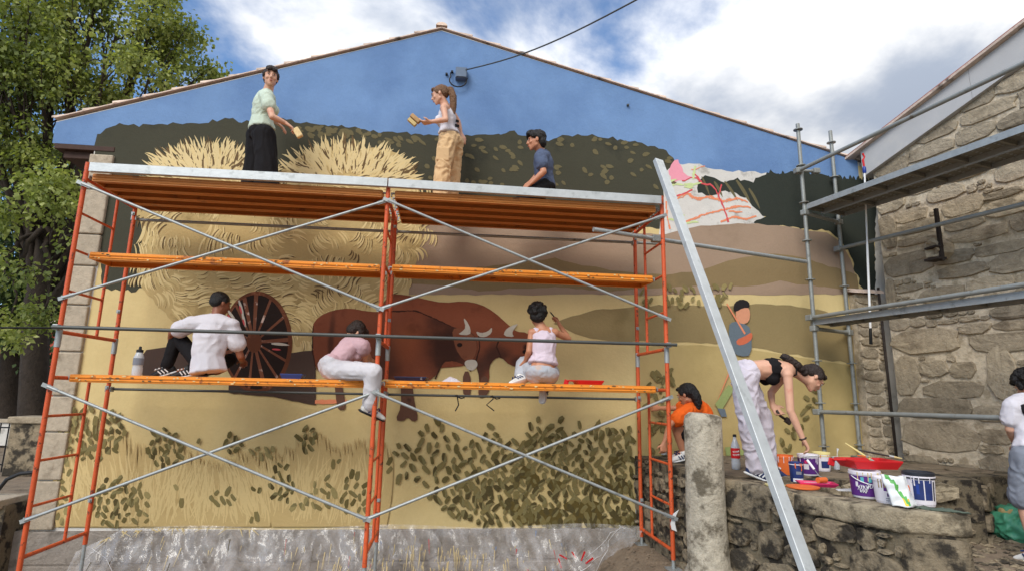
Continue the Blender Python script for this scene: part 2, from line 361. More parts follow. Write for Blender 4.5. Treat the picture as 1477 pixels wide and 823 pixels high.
# ------------------------------------------------------------------ mural: paint lying on the wall, shapes traced in wall coordinates
LAYER = [0]
def mw_(px, py, k=None): p = onY(px, py, WALL); return Vector((p.x, WALL-.0004*(LAYER[0] if k is None else k)-.0012, p.z))
def rough(pts, amp=2.0, step=7, seed=1, closed=True):
    out = []; R = random.Random(seed); n = len(pts)
    for i in range(n if closed else n-1):
        a, b = pts[i], pts[(i+1) % n]; L = math.hypot(b[0]-a[0], b[1]-a[1]); m = max(int(L/step), 1)
        for k in range(m):
            t = k/m; j = amp if (k or True) else 0
            out.append((a[0]+(b[0]-a[0])*t+R.uniform(-j, j)*.6, a[1]+(b[1]-a[1])*t+R.uniform(-j, j)))
    return out
def smooth_pts(pts, it=2):
    for _ in range(it):
        q = []
        for i in range(len(pts)):
            a, b = pts[i], pts[(i+1) % len(pts)]; q += [(a[0]*.75+b[0]*.25, a[1]*.75+b[1]*.25), (a[0]*.25+b[0]*.75, a[1]*.25+b[1]*.75)]
        pts = q
    return pts
mural = None
def shape(name, pts, m, label=None):
    LAYER[0] += 1
    o = obj(name, MB().poly([mw_(*p) for p in pts]), m, mural); tag(o, label); return o
def stroke_pts(x, y, a, L, w, bend, n=5):
    c = []; s = []
    for i in range(n+1):
        t = i/n; aa = a+bend*(t-.5); c.append((x, y, aa)); x += math.cos(aa)*L/n; y += math.sin(aa)*L/n
    up = []; dn = []
    for i, (x, y, aa) in enumerate(c):
        ww = w*math.sin(math.pi*min(.12+.88*(i/n), .995))**.7*.5
        up.append((x-math.sin(aa)*ww, y+math.cos(aa)*ww)); dn.append((x+math.sin(aa)*ww, y-math.cos(aa)*ww))
    return up+dn[::-1]
def inside(p, poly):
    x, y = p; c = False; j = len(poly)-1
    for i in range(len(poly)):
        xi, yi = poly[i]; xj, yj = poly[j]
        if (yi > y) != (yj > y) and x < (xj-xi)*(y-yi)/(yj-yi)+xi: c = not c
        j = i
    return c
class Strokes:
    def __init__(s): s.mb = MB(); s.k = 0
    def add(s, pts): LAYER[0] += .004; s.mb.poly([mw_(p[0], p[1], LAYER[0]) for p in pts])
    def done(s, name, m): o = obj(name, s.mb, m, mural); LAYER[0] += .3; return tag(o, kind='stuff')

paint('sky_paint', 110, 141, 184, var=.09, vscale=2.4, col2=C(96, 126, 170), c2scale=.9, c2lo=.4, c2hi=.7)
paint('hill_dark', 66, 65, 53, var=.08, col2=C(56, 56, 47), c2scale=2)
paint('forest_dark', 49, 53, 47, var=.05)
paint('taupe', 158, 135, 115, var=.05, col2=C(146, 124, 104), c2scale=1)
paint('tan', 137, 117, 84, var=.05, col2=C(125, 108, 78), c2scale=1.2)
paint('sand', 213, 191, 138, var=.05, col2=C(203, 180, 127), c2scale=.9, c2lo=.4, c2hi=.7)
paint('khaki', 146, 128, 90, var=.05, col2=C(132, 115, 78), c2scale=1)
paint('straw', 186, 162, 112, var=.08, col2=C(152, 130, 86), c2scale=2)
paint('straw_light', 214, 192, 140, var=.06); paint('straw_mid', 198, 175, 123, var=.06); paint('straw_dark', 104, 84, 58, var=.2); paint('straw_top', 213, 193, 145, var=.06)
paint('ox_front', 124, 70, 50, var=.16, col2=C(104, 58, 42), c2scale=3); paint('ox_back', 134, 76, 54, var=.12, col2=C(116, 64, 46), c2scale=3); paint('ox_line', 62, 38, 30); paint('ox_head', 132, 82, 60, var=.12, col2=C(112, 66, 48), c2scale=5)
paint('wheel_dark', 42, 31, 27); paint('rim', 104, 62, 43, col2=C(150, 96, 70), c2scale=6); paint('spoke', 122, 76, 56, col2=C(216, 190, 176), c2scale=9)
paint('cart', 78, 62, 55); paint('horn', 196, 188, 174, col2=C(150, 140, 128), c2scale=9); paint('hoof', 104, 74, 60, col2=C(72, 50, 42), c2scale=7)
paint('sketch_orange', 226, 140, 104); paint('sketch_red', 206, 84, 88); paint('pink', 226, 150, 166); paint('sketch_green', 196, 210, 150)
paint('leaf_a', 102, 91, 54); paint('leaf_b', 124, 111, 70); paint('leaf_c', 82, 72, 43); paint('leaf_d', 150, 136, 90); paint('leaf_e', 124, 114, 76)
paint('grass_light', 207, 183, 130); paint('grass_dark', 198, 171, 114); paint('bush_under', 92, 78, 40)
paint('fleck', 102, 94, 68); paint('child_blue', 104, 116, 126); paint('child_skin', 214, 150, 118); paint('child_arm', 206, 110, 80); paint('child_hair', 40, 36, 38); paint('pale_green', 150, 162, 104)
spots(M['sand'], [(mw_(820, 690), 2.2, .5, C(200, 175, 118), .2, .5), (mw_(1160, 600), .9, .6, C(176, 155, 100), .3, .6), (mw_(330, 690), 2.4, .55, C(208, 180, 122), .2, .6), (mw_(1000, 560), .5, .8, C(196, 171, 114), .3, .5)])
spots(M['ox_front'], [(mw_(650, 500), .42, .5, C(48, 34, 30), .25, .85), (mw_(560, 520), .22, .5, C(52, 36, 32), .2, .7), (mw_(585, 495), .28, .3, C(150, 86, 56), .1, .7), (mw_(668, 492), .12, .16, C(142, 84, 62), .3, .8), (mw_(660, 538), .2, .12, C(50, 36, 33), .3, .9), (mw_(478, 490), .05, .4, C(56, 38, 32), .2, .7), (mw_(640, 460), .25, .16, C(62, 40, 34), .2, .7)])
spots(M['ox_back'], [(mw_(715, 515), .22, .2, C(54, 40, 36), .3, .8), (mw_(745, 522), .12, .1, C(66, 46, 40), .3, .8), (mw_(758, 500), .04, .05, C(44, 30, 28), .2, .9), (mw_(690, 535), .14, .3, C(60, 44, 38), .2, .8)])

mural = obj('mural', MB().poly([mw_(*p, 0) for p in [(172, 213), (1262, 240), (1262, 640), (1256, 662), (918, 662), (916, 765), (500, 764.5), (77, 760), (114, 540)]]), M['sand'], house)
tag(mural, 'painted country scene, hay cart drawn by two brown oxen, still unfinished at its right')
BASEM = mural
def wpt(x, z): return Vector((x, WALL-.0004*LAYER[0]-.0012, z))
LAYER[0] = 1
obj('sky_field', MB().poly([wpt(PL-.45, EB.z), wpt(PR, EB.z), wpt(PR, 4.1), wpt(5.55, 4.1), wpt(5.55, ER.z-.02-.27*(5.55-ER.x)), wpt(APX.x, APX.z-.03), wpt(PL-.45, EL.z-.04)]), M['sky_paint'], mural)
R = random.Random(5)
# far dark wood
top = [(136, 213), (140, 196), (160, 183), (178, 178), (200, 183), (228, 177), (262, 180), (300, 175), (330, 171), (350, 176), (395, 172), (420, 174), (448, 178), (480, 182), (505, 184), (540, 190), (580, 192), (612, 196), (660, 196), (718, 195), (735, 187), (752, 196), (790, 202), (812, 196), (840, 194), (862, 196), (890, 201), (915, 206), (945, 212), (962, 218), (974, 233), (970, 246), (984, 262), (975, 280), (960, 330), (600, 330), (190, 420), (148, 416)]
shape('dark_wood', rough(top, 2.6, 6, 3), M['hill_dark'])
# primer gap
shape('bare_primer', rough([(960, 250), (975, 236), (1010, 238), (1040, 246), (1105, 250), (1112, 262), (1100, 330), (950, 345)], 2, 8, 4), M['plaster'])
shape('pink_patch', rough([(964, 247), (972, 233), (978, 230), (986, 250), (1002, 256), (984, 262), (968, 262)], 2, 5, 9), M['pink'])
fr = [(1107, 248), (1125, 250), (1150, 246), (1180, 252), (1205, 254), (1225, 260), (1262, 262), (1262, 470), (1238, 402), (1226, 372), (1212, 345), (1190, 333), (1165, 332), (1140, 327), (1120, 325), (1098, 327), (1082, 322), (1104, 314), (1090, 300), (1072, 284), (1050, 276), (1020, 282), (1008, 276), (1006, 262), (1018, 256), (1040, 262), (1064, 258), (1085, 262)]
shape('forest', rough(fr, 3.0, 5, 6), M['forest_dark'])
st = Strokes()
for (x, y, a, L, w) in ((1012, 255, 1.2, 30, 3), (1045, 262, 1.0, 34, 4), (1062, 260, 1.05, 40, 5), (1080, 272, 1.1, 34, 4), (1030, 262, 1.1, 26, 4)): st.add(stroke_pts(x, y, a, L, w, .2))
st.done('brush_strokes', M['fleck'])
sp = [(1096, 252), (1110, 244)] + [(1112+i*9.5, 249+i*1.0+R.uniform(-7, 3)) for i in range(16)]
st = Strokes()
for i in range(34):
    x = 1108+i*4.6; st.add(stroke_pts(x, 256+i*.32, -1.57+R.uniform(-.2, .2), R.uniform(6, 12), 5, .2))
st.done('tree_tips', M['forest_dark'])
# hills and fields
shape('taupe_hill', rough([(600, 318), (960, 338), (1010, 326), (1078, 322), (1120, 326), (1165, 332), (1192, 336), (1212, 348), (1228, 376), (1236, 405), (1238, 425), (590, 425)], 1.2, 12, 2), M['taupe'])
shape('tan_hill', rough([(590, 402), (700, 384), (770, 376), (800, 372), (840, 382), (900, 392), (950, 396), (1005, 392), (1040, 380), (1075, 370), (1120, 366), (1165, 374), (1236, 396), (1239, 421), (1200, 416), (1150, 409), (1125, 405), (1095, 411), (1060, 413), (1000, 413), (950, 415), (880, 420), (800, 414), (745, 416), (690, 420), (640, 412), (595, 410)], 1.2, 10, 8), M['tan'])
shape('khaki_field', rough([(798, 466), (825, 456), (858, 446), (905, 443), (950, 440), (990, 441), (1060, 440), (1100, 438), (1140, 440), (1190, 448), (1236, 470), (1246, 524), (1200, 520), (1150, 511), (1105, 504), (1060, 496), (1000, 493), (930, 492), (875, 491), (840, 485)], 1.3, 10, 12), M['khaki'])
shape('lower_field', rough([(916, 500), (1000, 497), (1060, 499), (1105, 507), (1150, 514), (1200, 523), (1246, 527), (1254, 655), (918, 656)], 1, 12, 13), mat('field_shadow', C(192, 169, 115), .85, var=.05, vscale=1.5, bump=.18, bscale=60, col2=C(172, 151, 99), c2scale=.9, c2lo=.35, c2hi=.65))
# flecks of foliage on the dark wood
st = Strokes()
for i in range(150):
    x = R.uniform(425, 965)
    if x < 600: y = 180+(x-425)*.1+abs(R.gauss(0, 6))
    else: y = 201+max(0, x-870)*.2+R.random()**1.3*66
    if R.random() < .25 and x > 700: continue
    st.add(stroke_pts(x, y, R.uniform(-.3, .9), R.uniform(6, 13), R.uniform(4, 7.5), R.uniform(-.4, .4), 3))
st.done('foliage_flecks', M['fleck'])
# orange drawing on the primer
def line(st, pts, w, wob=1.5):
    q = []
    for (p0, p1) in zip(pts, pts[1:]):
        m = max(int(math.hypot(p1[0]-p0[0], p1[1]-p0[1])/4), 1)
        for k in range(m): q.append((p0[0]+(p1[0]-p0[0])*k/m+R.uniform(-wob, wob)*.5, p0[1]+(p1[1]-p0[1])*k/m+R.uniform(-wob, wob)))
    q.append(pts[-1])
    for (p0, p1) in zip(q, q[1:]):
        d = math.hypot(p1[0]-p0[0], p1[1]-p0[1])+1e-6; nx, ny = -(p1[1]-p0[1])/d, (p1[0]-p0[0])/d; ww = w*R.uniform(.5, 1.2)*.5; ex, ey = (p1[0]-p0[0])*.15, (p1[1]-p0[1])*.15
        st.add([(p0[0]-ex+nx*ww, p0[1]-ey+ny*ww), (p1[0]+ex+nx*ww, p1[1]+ey+ny*ww), (p1[0]+ex-nx*ww, p1[1]+ey-ny*ww), (p0[0]-ex-nx*ww, p0[1]-ey-ny*ww)])
st = Strokes(); st2 = Strokes(); st3 = Strokes()
for w in (1.6, 1.2, 2.2):
    line(st, [(976, 286), (992, 280), (1006, 288), (1024, 284), (1044, 291), (1062, 286), (1078, 292)], w, 2); line(st, [(984, 322), (1000, 316), (1020, 308), (1044, 303), (1064, 298), (1082, 300)], w, 1.6)
    line(st, [(1040, 320), (1056, 313), (1076, 316), (1090, 312)], w, 1.4)
line(st, [(960, 290), (962, 312), (966, 330)], 2.4); line(st, [(1052, 306), (1070, 306)], 3, 2.4); line(st, [(998, 246), (1016, 240)], 1.4)
line(st2, [(1002, 252), (1012, 264), (1028, 268), (1036, 282), (1044, 300), (1050, 320)], 2.6, 1); line(st2, [(984, 262), (1000, 256), (1012, 262)], 2, 1); line(st2, [(976, 282), (990, 278), (998, 274)], 2, 1); line(st2, [(1040, 268), (1036, 284)], 2.6, 1)
for i in range(16): st3.add(stroke_pts(R.uniform(955, 1000), R.choice([266, 318])+R.uniform(-5, 5), R.uniform(-.4, .4), R.uniform(9, 16), 3, .4))
line(st3, [(1002, 240), (1000, 258)], 3)
st3.done('green_sketch', M['sketch_green']); st.done('orange_sketch', M['sketch_orange']); st2.done('red_sketch', M['sketch_red'])
# hay
hay = [(205, 262), (235, 246), (262, 233), (288, 226), (303, 219), (325, 208), (345, 226), (356, 252), (405, 255), (413, 234), (440, 223), (470, 212), (492, 209), (515, 219), (545, 214), (575, 223), (594, 236), (602, 258), (608, 300), (611, 340), (600, 385), (575, 425), (500, 450), (455, 470), (446, 500), (424, 500), (418, 445), (380, 420), (335, 425), (325, 450), (300, 468), (262, 470), (238, 450), (214, 425), (197, 402), (202, 372), (206, 330), (196, 308)]
shape('hay', rough(smooth_pts(hay, 1), 3, 6, 21), M['straw'])
sl, smid, sdk, stp = Strokes(), Strokes(), Strokes(), Strokes(); sets = []
for (cx, cy, rx, ry) in ((305, 262, 95, 50), (500, 268, 100, 56)):         # radiating tops above the deck
    for i in range(620):
        t = R.uniform(math.pi*1.02, math.pi*1.98); q = R.uniform(.3, .97); x = cx+math.cos(t)*rx*q; y = cy+math.sin(t)*ry*q
        pts = stroke_pts(x, y, math.atan2(math.sin(t)*1.3, math.cos(t))+R.uniform(-.35, .35), R.uniform(12, 26), R.uniform(1.6, 3.1), R.uniform(-1, 1))
        (sdk if R.random() < .2 else stp if R.random() < .7 else sl).add(pts)
combs = []
for i in range(4000):
    x, y = R.uniform(195, 612), R.uniform(268, 500)
    if not inside((x, y), hay) or any((x-p)**2+(y-q)**2 < 19*19 for p, q in combs): continue
    if noise.noise((x*.016, y*.02, 5)) < -.16 and 250 < x < 560 and y < 410: continue
    combs.append((x, y)); a = 1.2+2.6*noise.noise((x*.0085, y*.011, 2))+(1.0 if x < 260 else 0)*(y > 380)+(.3 if x > 560 else 0); n = R.randint(6, 11); bd = R.choice((-1, 1))*R.uniform(.6, 1.5); L = R.uniform(17, 29); fan = R.uniform(.2, .8); sg = R.uniform(2.8, 3.8); tone = R.random()
    for k in range(n):
        o = (k-n/2)*sg; aa = a+fan*(k/n-.5); px, py = x-math.sin(a)*o-math.cos(a)*L*.4+R.uniform(-2, 2), y+math.cos(a)*o-math.sin(a)*L*.4+R.uniform(-2, 2); l_ = L*R.uniform(.7, 1.15)
        if R.random() < (.78 if tone < .4 else .34): sdk.add(stroke_pts(px+1.4, py+1.2, aa, l_*R.uniform(.6, 1), R.uniform(1.2, 2.4), bd))
        if tone > .12: (sl if R.random() < .62 else smid).add(stroke_pts(px, py, aa, l_, R.uniform(2.0, 3.4), bd))
smid.done('mid_straw', M['straw_mid']); sdk.done('dark_straw', M['straw_dark']); sl.done('light_straw', M['straw_light']); stp.done('top_straw', M['straw_top'])

# cart and wheel
def ell(cx, cy, rx, ry, n=40, a0=0): return [(cx+rx*math.cos(2*math.pi*i/n+a0), cy+ry*math.sin(2*math.pi*i/n+a0)) for i in range(n)]
shape('cart_side', [(206, 512), (212, 504), (240, 500), (246, 498), (300, 500), (300, 548), (206, 545)], M['cart'])
shape('cart_bed', rough([(330, 548), (420, 508), (455, 505), (456, 583), (448, 582), (395, 572), (330, 566)], .7, 8, 2), M['cart'])
shape('wheel_rim', ell(371, 493, 51, 73), M['rim']); shape('wheel', ell(370, 493, 46, 68), M['wheel_dark'])
st = Strokes()
for k, a in enumerate([-1.57, -1.1, -.55, -.05, .4, .85, 1.3, 1.8, 2.3, 2.9, -2.75, -2.25, -1.95]):
    ca, sa = math.cos(a), math.sin(a); w = 3.2 if k % 3 else 5
    st.add([(367+ca*8-sa*w*.4, 493+sa*10+ca*w*.4), (370+ca*46-sa*w*.6, 493+sa*68+ca*w*.6), (370+ca*46+sa*w*.6, 493+sa*68-ca*w*.6), (367+ca*8+sa*w*.4, 493+sa*10-ca*w*.4)])
st.done('spokes', M['spoke']); shape('hub', ell(367, 493, 11, 15), M['rim'])
st = Strokes(); st2 = Strokes()
for (x, y, a, L) in ((345, 433, 1.3, 26), (350, 452, 1.35, 20), (328, 446, .95, 26), (336, 462, .9, 18), (392, 495, .1, 26)): st.add(stroke_pts(x, y, a, L, 4, .1)); st2.add(stroke_pts(x+1, y+8, a, L*.5, 2.6, .1))
st.done('chalk_marks', M['horn']); st2.done('red_marks', M['sketch_red'])
shape('shaft_sketch', rough([(455, 576), (500, 575), (500, 580), (455, 582)], .8, 5, 3), M['sketch_orange'])
# oxen
shape('rear_ox', smooth_pts([(540, 470), (560, 424), (585, 425), (610, 431), (640, 437), (668, 434), (692, 438), (712, 449), (735, 470), (745, 478), (760, 479), (772, 490), (780, 512), (770, 525), (752, 530), (735, 526), (722, 514), (713, 517), (705, 528), (706, 548), (697, 573), (689, 572), (692, 545), (684, 520), (660, 530), (560, 530)], 1), M['ox_back'])
shape('front_ox', smooth_pts([(450, 470), (460, 456), (480, 447), (505, 444), (530, 449), (560, 450), (600, 448), (625, 458), (650, 470), (665, 474), (684, 480), (690, 500), (684, 522), (678, 533), (668, 525), (655, 520), (640, 520), (628, 545), (600, 552), (585, 548), (500, 546), (470, 545), (455, 530), (452, 505)], 1), M['ox_front'])
shape('ox_head', smooth_pts([(652, 474), (664, 472), (682, 480), (689, 498), (684, 516), (674, 522), (662, 512), (654, 492)], 1), M['ox_head'])
st = Strokes(); line(st, [(556, 449), (600, 448), (626, 459), (650, 470)], 2.2, .5); line(st, [(690, 482), (692, 500), (686, 522), (678, 534)], 2.4, .5); line(st, [(452, 470), (451, 505), (456, 532)], 2, .5); line(st, [(722, 514), (716, 500), (720, 488)], 2, .5); line(st, [(628, 545), (640, 520), (655, 519)], 2, .5); st.done('ox_outline', M['ox_line'])
shape('ox_muzzle', smooth_pts([(668, 520), (684, 517), (690, 524), (684, 534), (674, 533)], 2), M['horn'])
for pts in ([(482, 546), (492, 546), (499, 582), (498, 590), (490, 591), (486, 584)], [(578, 546), (594, 546), (598, 580), (604, 604), (596, 608), (588, 600), (582, 607), (570, 605), (579, 586)], [(668, 535), (678, 535), (680, 568), (672, 570), (667, 566)], [(692, 545), (702, 540), (707, 560), (700, 572), (690, 573)]):
    shape('ox_leg', smooth_pts(pts, 1), M['hoof'])
for pts in ([(660, 482), (666, 478), (672, 472), (668, 458), (673, 462), (679, 474), (678, 483)], [(686, 477), (694, 480), (703, 478), (710, 471), (709, 480), (700, 486), (690, 485)], [(726, 484), (728, 476), (736, 470), (748, 466), (742, 473), (738, 480), (742, 486)]):
    shape('ox_horn', smooth_pts(pts, 1), M['horn'])
shape('ox_ear', smooth_pts([(655, 482), (664, 482), (672, 488), (664, 492)], 1), M['ox_back']); shape('painted_eye', ell(663, 497, 4, 3, 10), M['wheel_dark']); shape('painted_eye', ell(757, 507, 4, 3, 10), M['wheel_dark'])
# grass
paint('grass_wash', 190, 165, 114, var=.06, col2=C(180, 154, 103), c2scale=2.2)
gd, gl = Strokes(), Strokes()
for i in range(760):
    x = R.uniform(84, 556); yt = 652+14*math.sin(x*.021+1)+8*math.sin(x*.067); gd.add(stroke_pts(x, 758, -1.57+R.gauss(0, .05), (758-yt)*R.uniform(.72, 1.12), R.uniform(5, 10), R.uniform(-.2, .2)))
for i in range(640):
    x = R.uniform(92, 550); y0 = R.uniform(690, 757); a = -1.57+R.gauss(0, .15)+.22*math.sin(x*.03)
    gl.add(stroke_pts(x, y0, a, R.uniform(20, 54), R.uniform(1.2, 3.0), R.uniform(-.8, .8)))
gd.done('grass_wash', M['grass_wash']); gl.done('light_grass', M['grass_light'])
# leaves
LV = {k: Strokes() for k in 'abcde'}
def leaf(x, y, s=1.0, kind=None, a=None):
    a = R.uniform(-1.57-1.0, -1.57+1.0) if a is None else a; L = R.uniform(10.5, 16)*s; w = R.uniform(6.6, 9.4)*s
    pts = R.choice(([(-.5, -.36), (-.52, .3), (-.05, .48), (.36, .44), (.6, .0), (.34, -.40), (-.1, -.5)], [(-.52, -.2), (-.44, .40), (0, .46), (.46, .34), (.5, -.2), (.2, -.48), (-.2, -.44)], [(-.55, 0), (-.4, .42), (.1, .5), (.5, .38), (.54, -.3), (.1, -.42), (-.35, -.4)]))
    q = []
    for (u, v) in pts:
        u, v = u*L*R.uniform(.85, 1.12), v*w*R.uniform(.85, 1.12); q.append((x+u*math.cos(a)-v*math.sin(a), y+u*math.sin(a)+v*math.cos(a)))
    LV[kind or R.choice('aabbc')].add(q)
    if s > .6 and R.random() < .75:       # a lighter facet brushed over part of the leaf
        k = R.uniform(.35, .65); c = R.choice((0, 3)); m_ = [q[(c+i) % 7] for i in range(4)]; LV['e'].add(m_+[(x*k+m_[3][0]*(1-k), y*k+m_[3][1]*(1-k)), (x*k+m_[0][0]*(1-k), y*k+m_[0][1]*(1-k))])
bush = [(556, 668), (575, 640), (600, 640), (612, 612), (632, 606), (648, 622), (668, 634), (690, 640), (708, 612), (724, 640), (742, 630), (756, 640), (768, 602), (786, 606), (800, 626), (808, 604), (822, 620), (836, 610), (850, 616), (862, 606), (880, 618), (912, 612), (914, 757), (700, 757), (650, 740), (620, 715), (600, 690), (570, 690)]
st = Strokes()
for i in range(26):
    x = 915-abs(R.gauss(0, 90)); y = 757-abs(R.gauss(0, 34))
    if inside((x, y), bush): leaf_a = R.uniform(0, 6.28); st.add([(x+14*math.cos(leaf_a+k)*R.uniform(.6, 1.2), y+11*math.sin(leaf_a+k)*R.uniform(.6, 1.2)) for k in (0, 1.1, 2.2, 3.2, 4.3, 5.3)])
st.done('bush_undertone', M['bush_under'])
placed = []
for i in range(14000):
    x, y = R.uniform(556, 914), R.uniform(604, 757)
    if not inside((x, y), bush): continue
    den = min(max((x-560)/220, 0), 1)*.55+min(max((y-610)/120, 0), 1)*.5
    if y > 715 and x < 640: den *= .3
    if R.random() > den+.3: continue
    dmin = 8.2 if den > .6 else 11
    if any((x-a)**2+(y-b)**2 < dmin*dmin for a, b in placed): continue
    placed.append((x, y)); leaf(x, y, R.uniform(.72, 1.12), None if y < 700 or R.random() < .6 else 'c')
def zc(x, y, s=3.211): return 80+x/s, 560+y/s
for (cx, cy, rx, ry, n, kinds) in ((190, 210, 140, 125, 44, 'aabc'), (35, 400, 38, 220, 22, 'bd'), (60, 130, 40, 60, 10, 'ad'), (510, 270, 80, 90, 28, 'aac'), (270, 520, 95, 110, 34, 'aac'), (400, 540, 60, 90, 12, 'bd'), (820, 250, 42, 42, 11, 'ac'), (670, 240, 6, 6, 1, 'b'), (965, 290, 55, 28, 8, 'd'), (1170, 230, 42, 60, 10, 'ac'), (1050, 440, 55, 90, 16, 'aac'), (930, 470, 22, 10, 2, 'a'), (1390, 490, 70, 100, 18, 'ab'), (1240, 480, 60, 80, 10, 'bd'), (770, 500, 60, 38, 7, 'bd'), (930, 600, 30, 14, 3, 'b'), (1150, 540, 50, 20, 4, 'd'), (1300, 335, 20, 16, 2, 'b'), (590, 530, 8, 8, 1, 'b'), (560, 455, 8, 8, 1, 'd')):
    pl_ = []
    for i in range(n*40):
        if len(pl_) >= n: break
        t = R.uniform(0, 6.28); q = math.sqrt(R.random()); x, y = zc(cx+rx*q*math.cos(t), cy+ry*q*math.sin(t))
        if any((x-a)**2+(y-b)**2 < 72 for a, b in pl_): continue
        pl_.append((x, y)); leaf(x, y, R.uniform(.72, 1.0), R.choice(kinds))
for i in range(34):
    t = R.random(); leaf(932+34*R.random()+6*math.sin(t*9), 480+t*176 if t > .25 else 535+t*80, R.uniform(.7, 1), R.choice('ab'))
for i in range(18):
    t = i/17; leaf(1188-62*t+R.uniform(-9, 9), 540+104*t+R.uniform(-8, 8), R.uniform(.7, .95), R.choice('ab'))
for i in range(40):
    x = R.uniform(922, 1058); y = R.uniform(413, 441); leaf(x, y, R.uniform(.6, .9), 'd' if R.random() < .35 else 'b')
for k in 'dbace': LV[k].done('painted_leaves', M['leaf_'+k])
# half-painted child figure
shape('painted_child', smooth_pts([(1049, 470), (1056, 463), (1072, 466), (1082, 474), (1083, 512), (1066, 514), (1052, 505)], 1), M['child_blue'])
shape('child_face', smooth_pts([(1060, 445), (1076, 441), (1081, 450), (1079, 464), (1069, 468), (1060, 460)], 1), M['child_skin'])
shape('child_hair', smooth_pts([(1056, 447), (1058, 436), (1068, 431), (1079, 435), (1080, 444), (1070, 444), (1060, 450)], 1), M['child_hair'])
shape('child_arm', smooth_pts([(1060, 490), (1074, 484), (1083, 478), (1084, 488), (1074, 496), (1062, 498)], 1), M['child_arm'])
st = Strokes(); st.add([(1046, 438), (1048, 438), (1074, 480), (1072, 482)]); st.add([(1028, 590), (1029, 588), (1050, 535), (1052, 536)]); st.done('sketch_lines', M['sketch_orange'])
shape('child_leg', [(1030, 582), (1049, 554), (1058, 560), (1040, 590), (1034, 588)], M['pale_green']); shape('child_shoe', [(1033, 588), (1044, 589), (1047, 600), (1039, 600)], M['child_blue'])
shape('child_leg', [(1044, 644), (1060, 642), (1080, 655), (1046, 656)], M['pale_green'])
# ------------------------------------------------------------------ orange frame scaffold
UL, UM, UR, DW = -3.52, -.665, 2.215, .9
scaf = thing('frame_scaffold', 'orange red painted frame scaffold two lifts high standing along the mural wall', 'scaffold', (-.65, .45, 0))
def end_frame(x, z0, z1, feet):
    r = .0215
    a = z0 if not feet else .17
    bars = []
    for z in (a if feet else z0+.05, z1-.16 if not feet else z1-.36):
        bars.append(((x, 0, z), (x, DW, z)))
    o = obj('post', MB().tube((x, 0, z0), (x, 0, z1), r, 12), M['frame'], scaf, smooth='auto'); obj('post', MB().tube((x, DW, z0), (x, DW, z1), r, 12), M['frame'], scaf, smooth='auto')
    for p, q in bars: obj('cross_bar', MB().tube(p, q, .018, 10), M['frame'], o, smooth='auto')
    obj('ladder_post', MB().tube((x, .56, bars[0][0][2]), (x, .56, bars[1][0][2]), .015, 10), M['frame'], o, smooth='auto')
    zz = (.58, .96, 1.34) if feet else (2.47, 2.86, 3.22)
    for z in zz: obj('rung', MB().tube((x, 0, z), (x, .56, z), .0125, 8), M['frame'], o, smooth='auto')
    pins = MB()
    for y in (0, DW):
        for z in ((1.6, .48) if feet else (3.49, 2.4)): pins.tube((x, y-.045, z), (x, y+.02, z), .011, 8); pins.box((x, y-.03, z), (.035, .006, .035))
        if not feet: pins.lathe((x, y, z0-.09), [(.0255, 0), (.0255, .16)], 12)
    tag(obj('brace_pins', pins, M['steel'], o, smooth='auto'), kind='stuff')
    if feet:
        for y in (0, DW):
            g = gz(x, y); b = MB(); b.tube((x, y, g+.005), (x, y, z0+.02), .017, 10); b.box((x, y, g+.006), (.13, .13, .01)); obj('base_jack', b, M['steel'], o)
for x in (UL, UM, UR): end_frame(x, .06 if x < 2 else .09, 2.04, True); end_frame(x, 2.04, 3.72, False)
def brace(p, q):
    a, b = Vector(p), Vector(q); d = (b-a).normalized(); m = MB().tube(a, b, .0135, 10)
    for e, s in ((a, 1), (b, -1)): m.beam(e-d*.05*s, e+d*.09*s, .034, .008, (0, 1, 0))
    obj('cross_brace', m, M['steel'], scaf, smooth='auto')
for x0, x1 in ((UL, UM), (UM, UR)):
    for z0, z1 in ((.48, 1.6), (2.4, 3.49)):
        brace((x0+.01, -.052, z1), (x1-.01, -.052, z0)); brace((x0+.01, -.034, z0), (x1-.01, -.034, z1))
        obj('brace_pin', MB().tube(((x0+x1)/2, -.066, (z0+z1)/2), ((x0+x1)/2, -.022, (z0+z1)/2), .009, 8), M['steel'], scaf)
def ledger(nm, p, q, r, m, n=12): return obj(nm, MB().tube(p, q, r, n), m, scaf, smooth='auto')
ledger('guard_tube', (UL-.02, -.075, 2.125), (UR+.08, -.075, 2.13), .017, M['tube_dark'])
ledger('rear_ledger', (UL, DW+.04, 1.585), (UR, DW+.04, 1.58), .014, M['tube_dark'])
ledger('rear_ledger', (UL-.02, DW+.04, 3.44), (UR+.4, DW+.04, 3.46), .017, M['tube_grey'])
for x in (UL, UM, UR):
    m = MB()
    for z in (1.583, 3.447): m.box((x, DW+.025, z), (.06, .07, .055))
    m.box((x, -.05, 2.127), (.05, .05, .05)); tag(obj('coupler', m, M['steel'], scaf, bevel=.006), kind='stuff')
for (x, a, L) in ((.12, .3, .17), (.52, -.9, .16)):
    m = MB(); p = Vector((x, DW+.04, 1.585)); m.path([p+Vector((0, -.02, .01)), p+Vector((.01, -.025, -.03)), p+Vector((math.sin(a)*L*.5, -.02, -.6*L)), p+Vector((-math.sin(a)*L*.2, -.02, -L))], .007, 6); m.path([p+Vector((-.02, -.025, 0)), p+Vector((.05, -.03, -.03)), p+Vector((.09, -.03, -.02))], .007, 6)
    obj('tie_strap', m, M['black'], scaf)
# cable running in from the yard to the guard tube
tag(obj('cable', MB().path([(-9.2, .1, 2.06), (-7, 0, 2.055), (-5, -.05, 2.08), (UL-.02, -.075, 2.115)], .009, 6), M['black'], smooth=True), 'thin dark cable stretched from the yard to the end of the scaffold guard tube', 'cable')
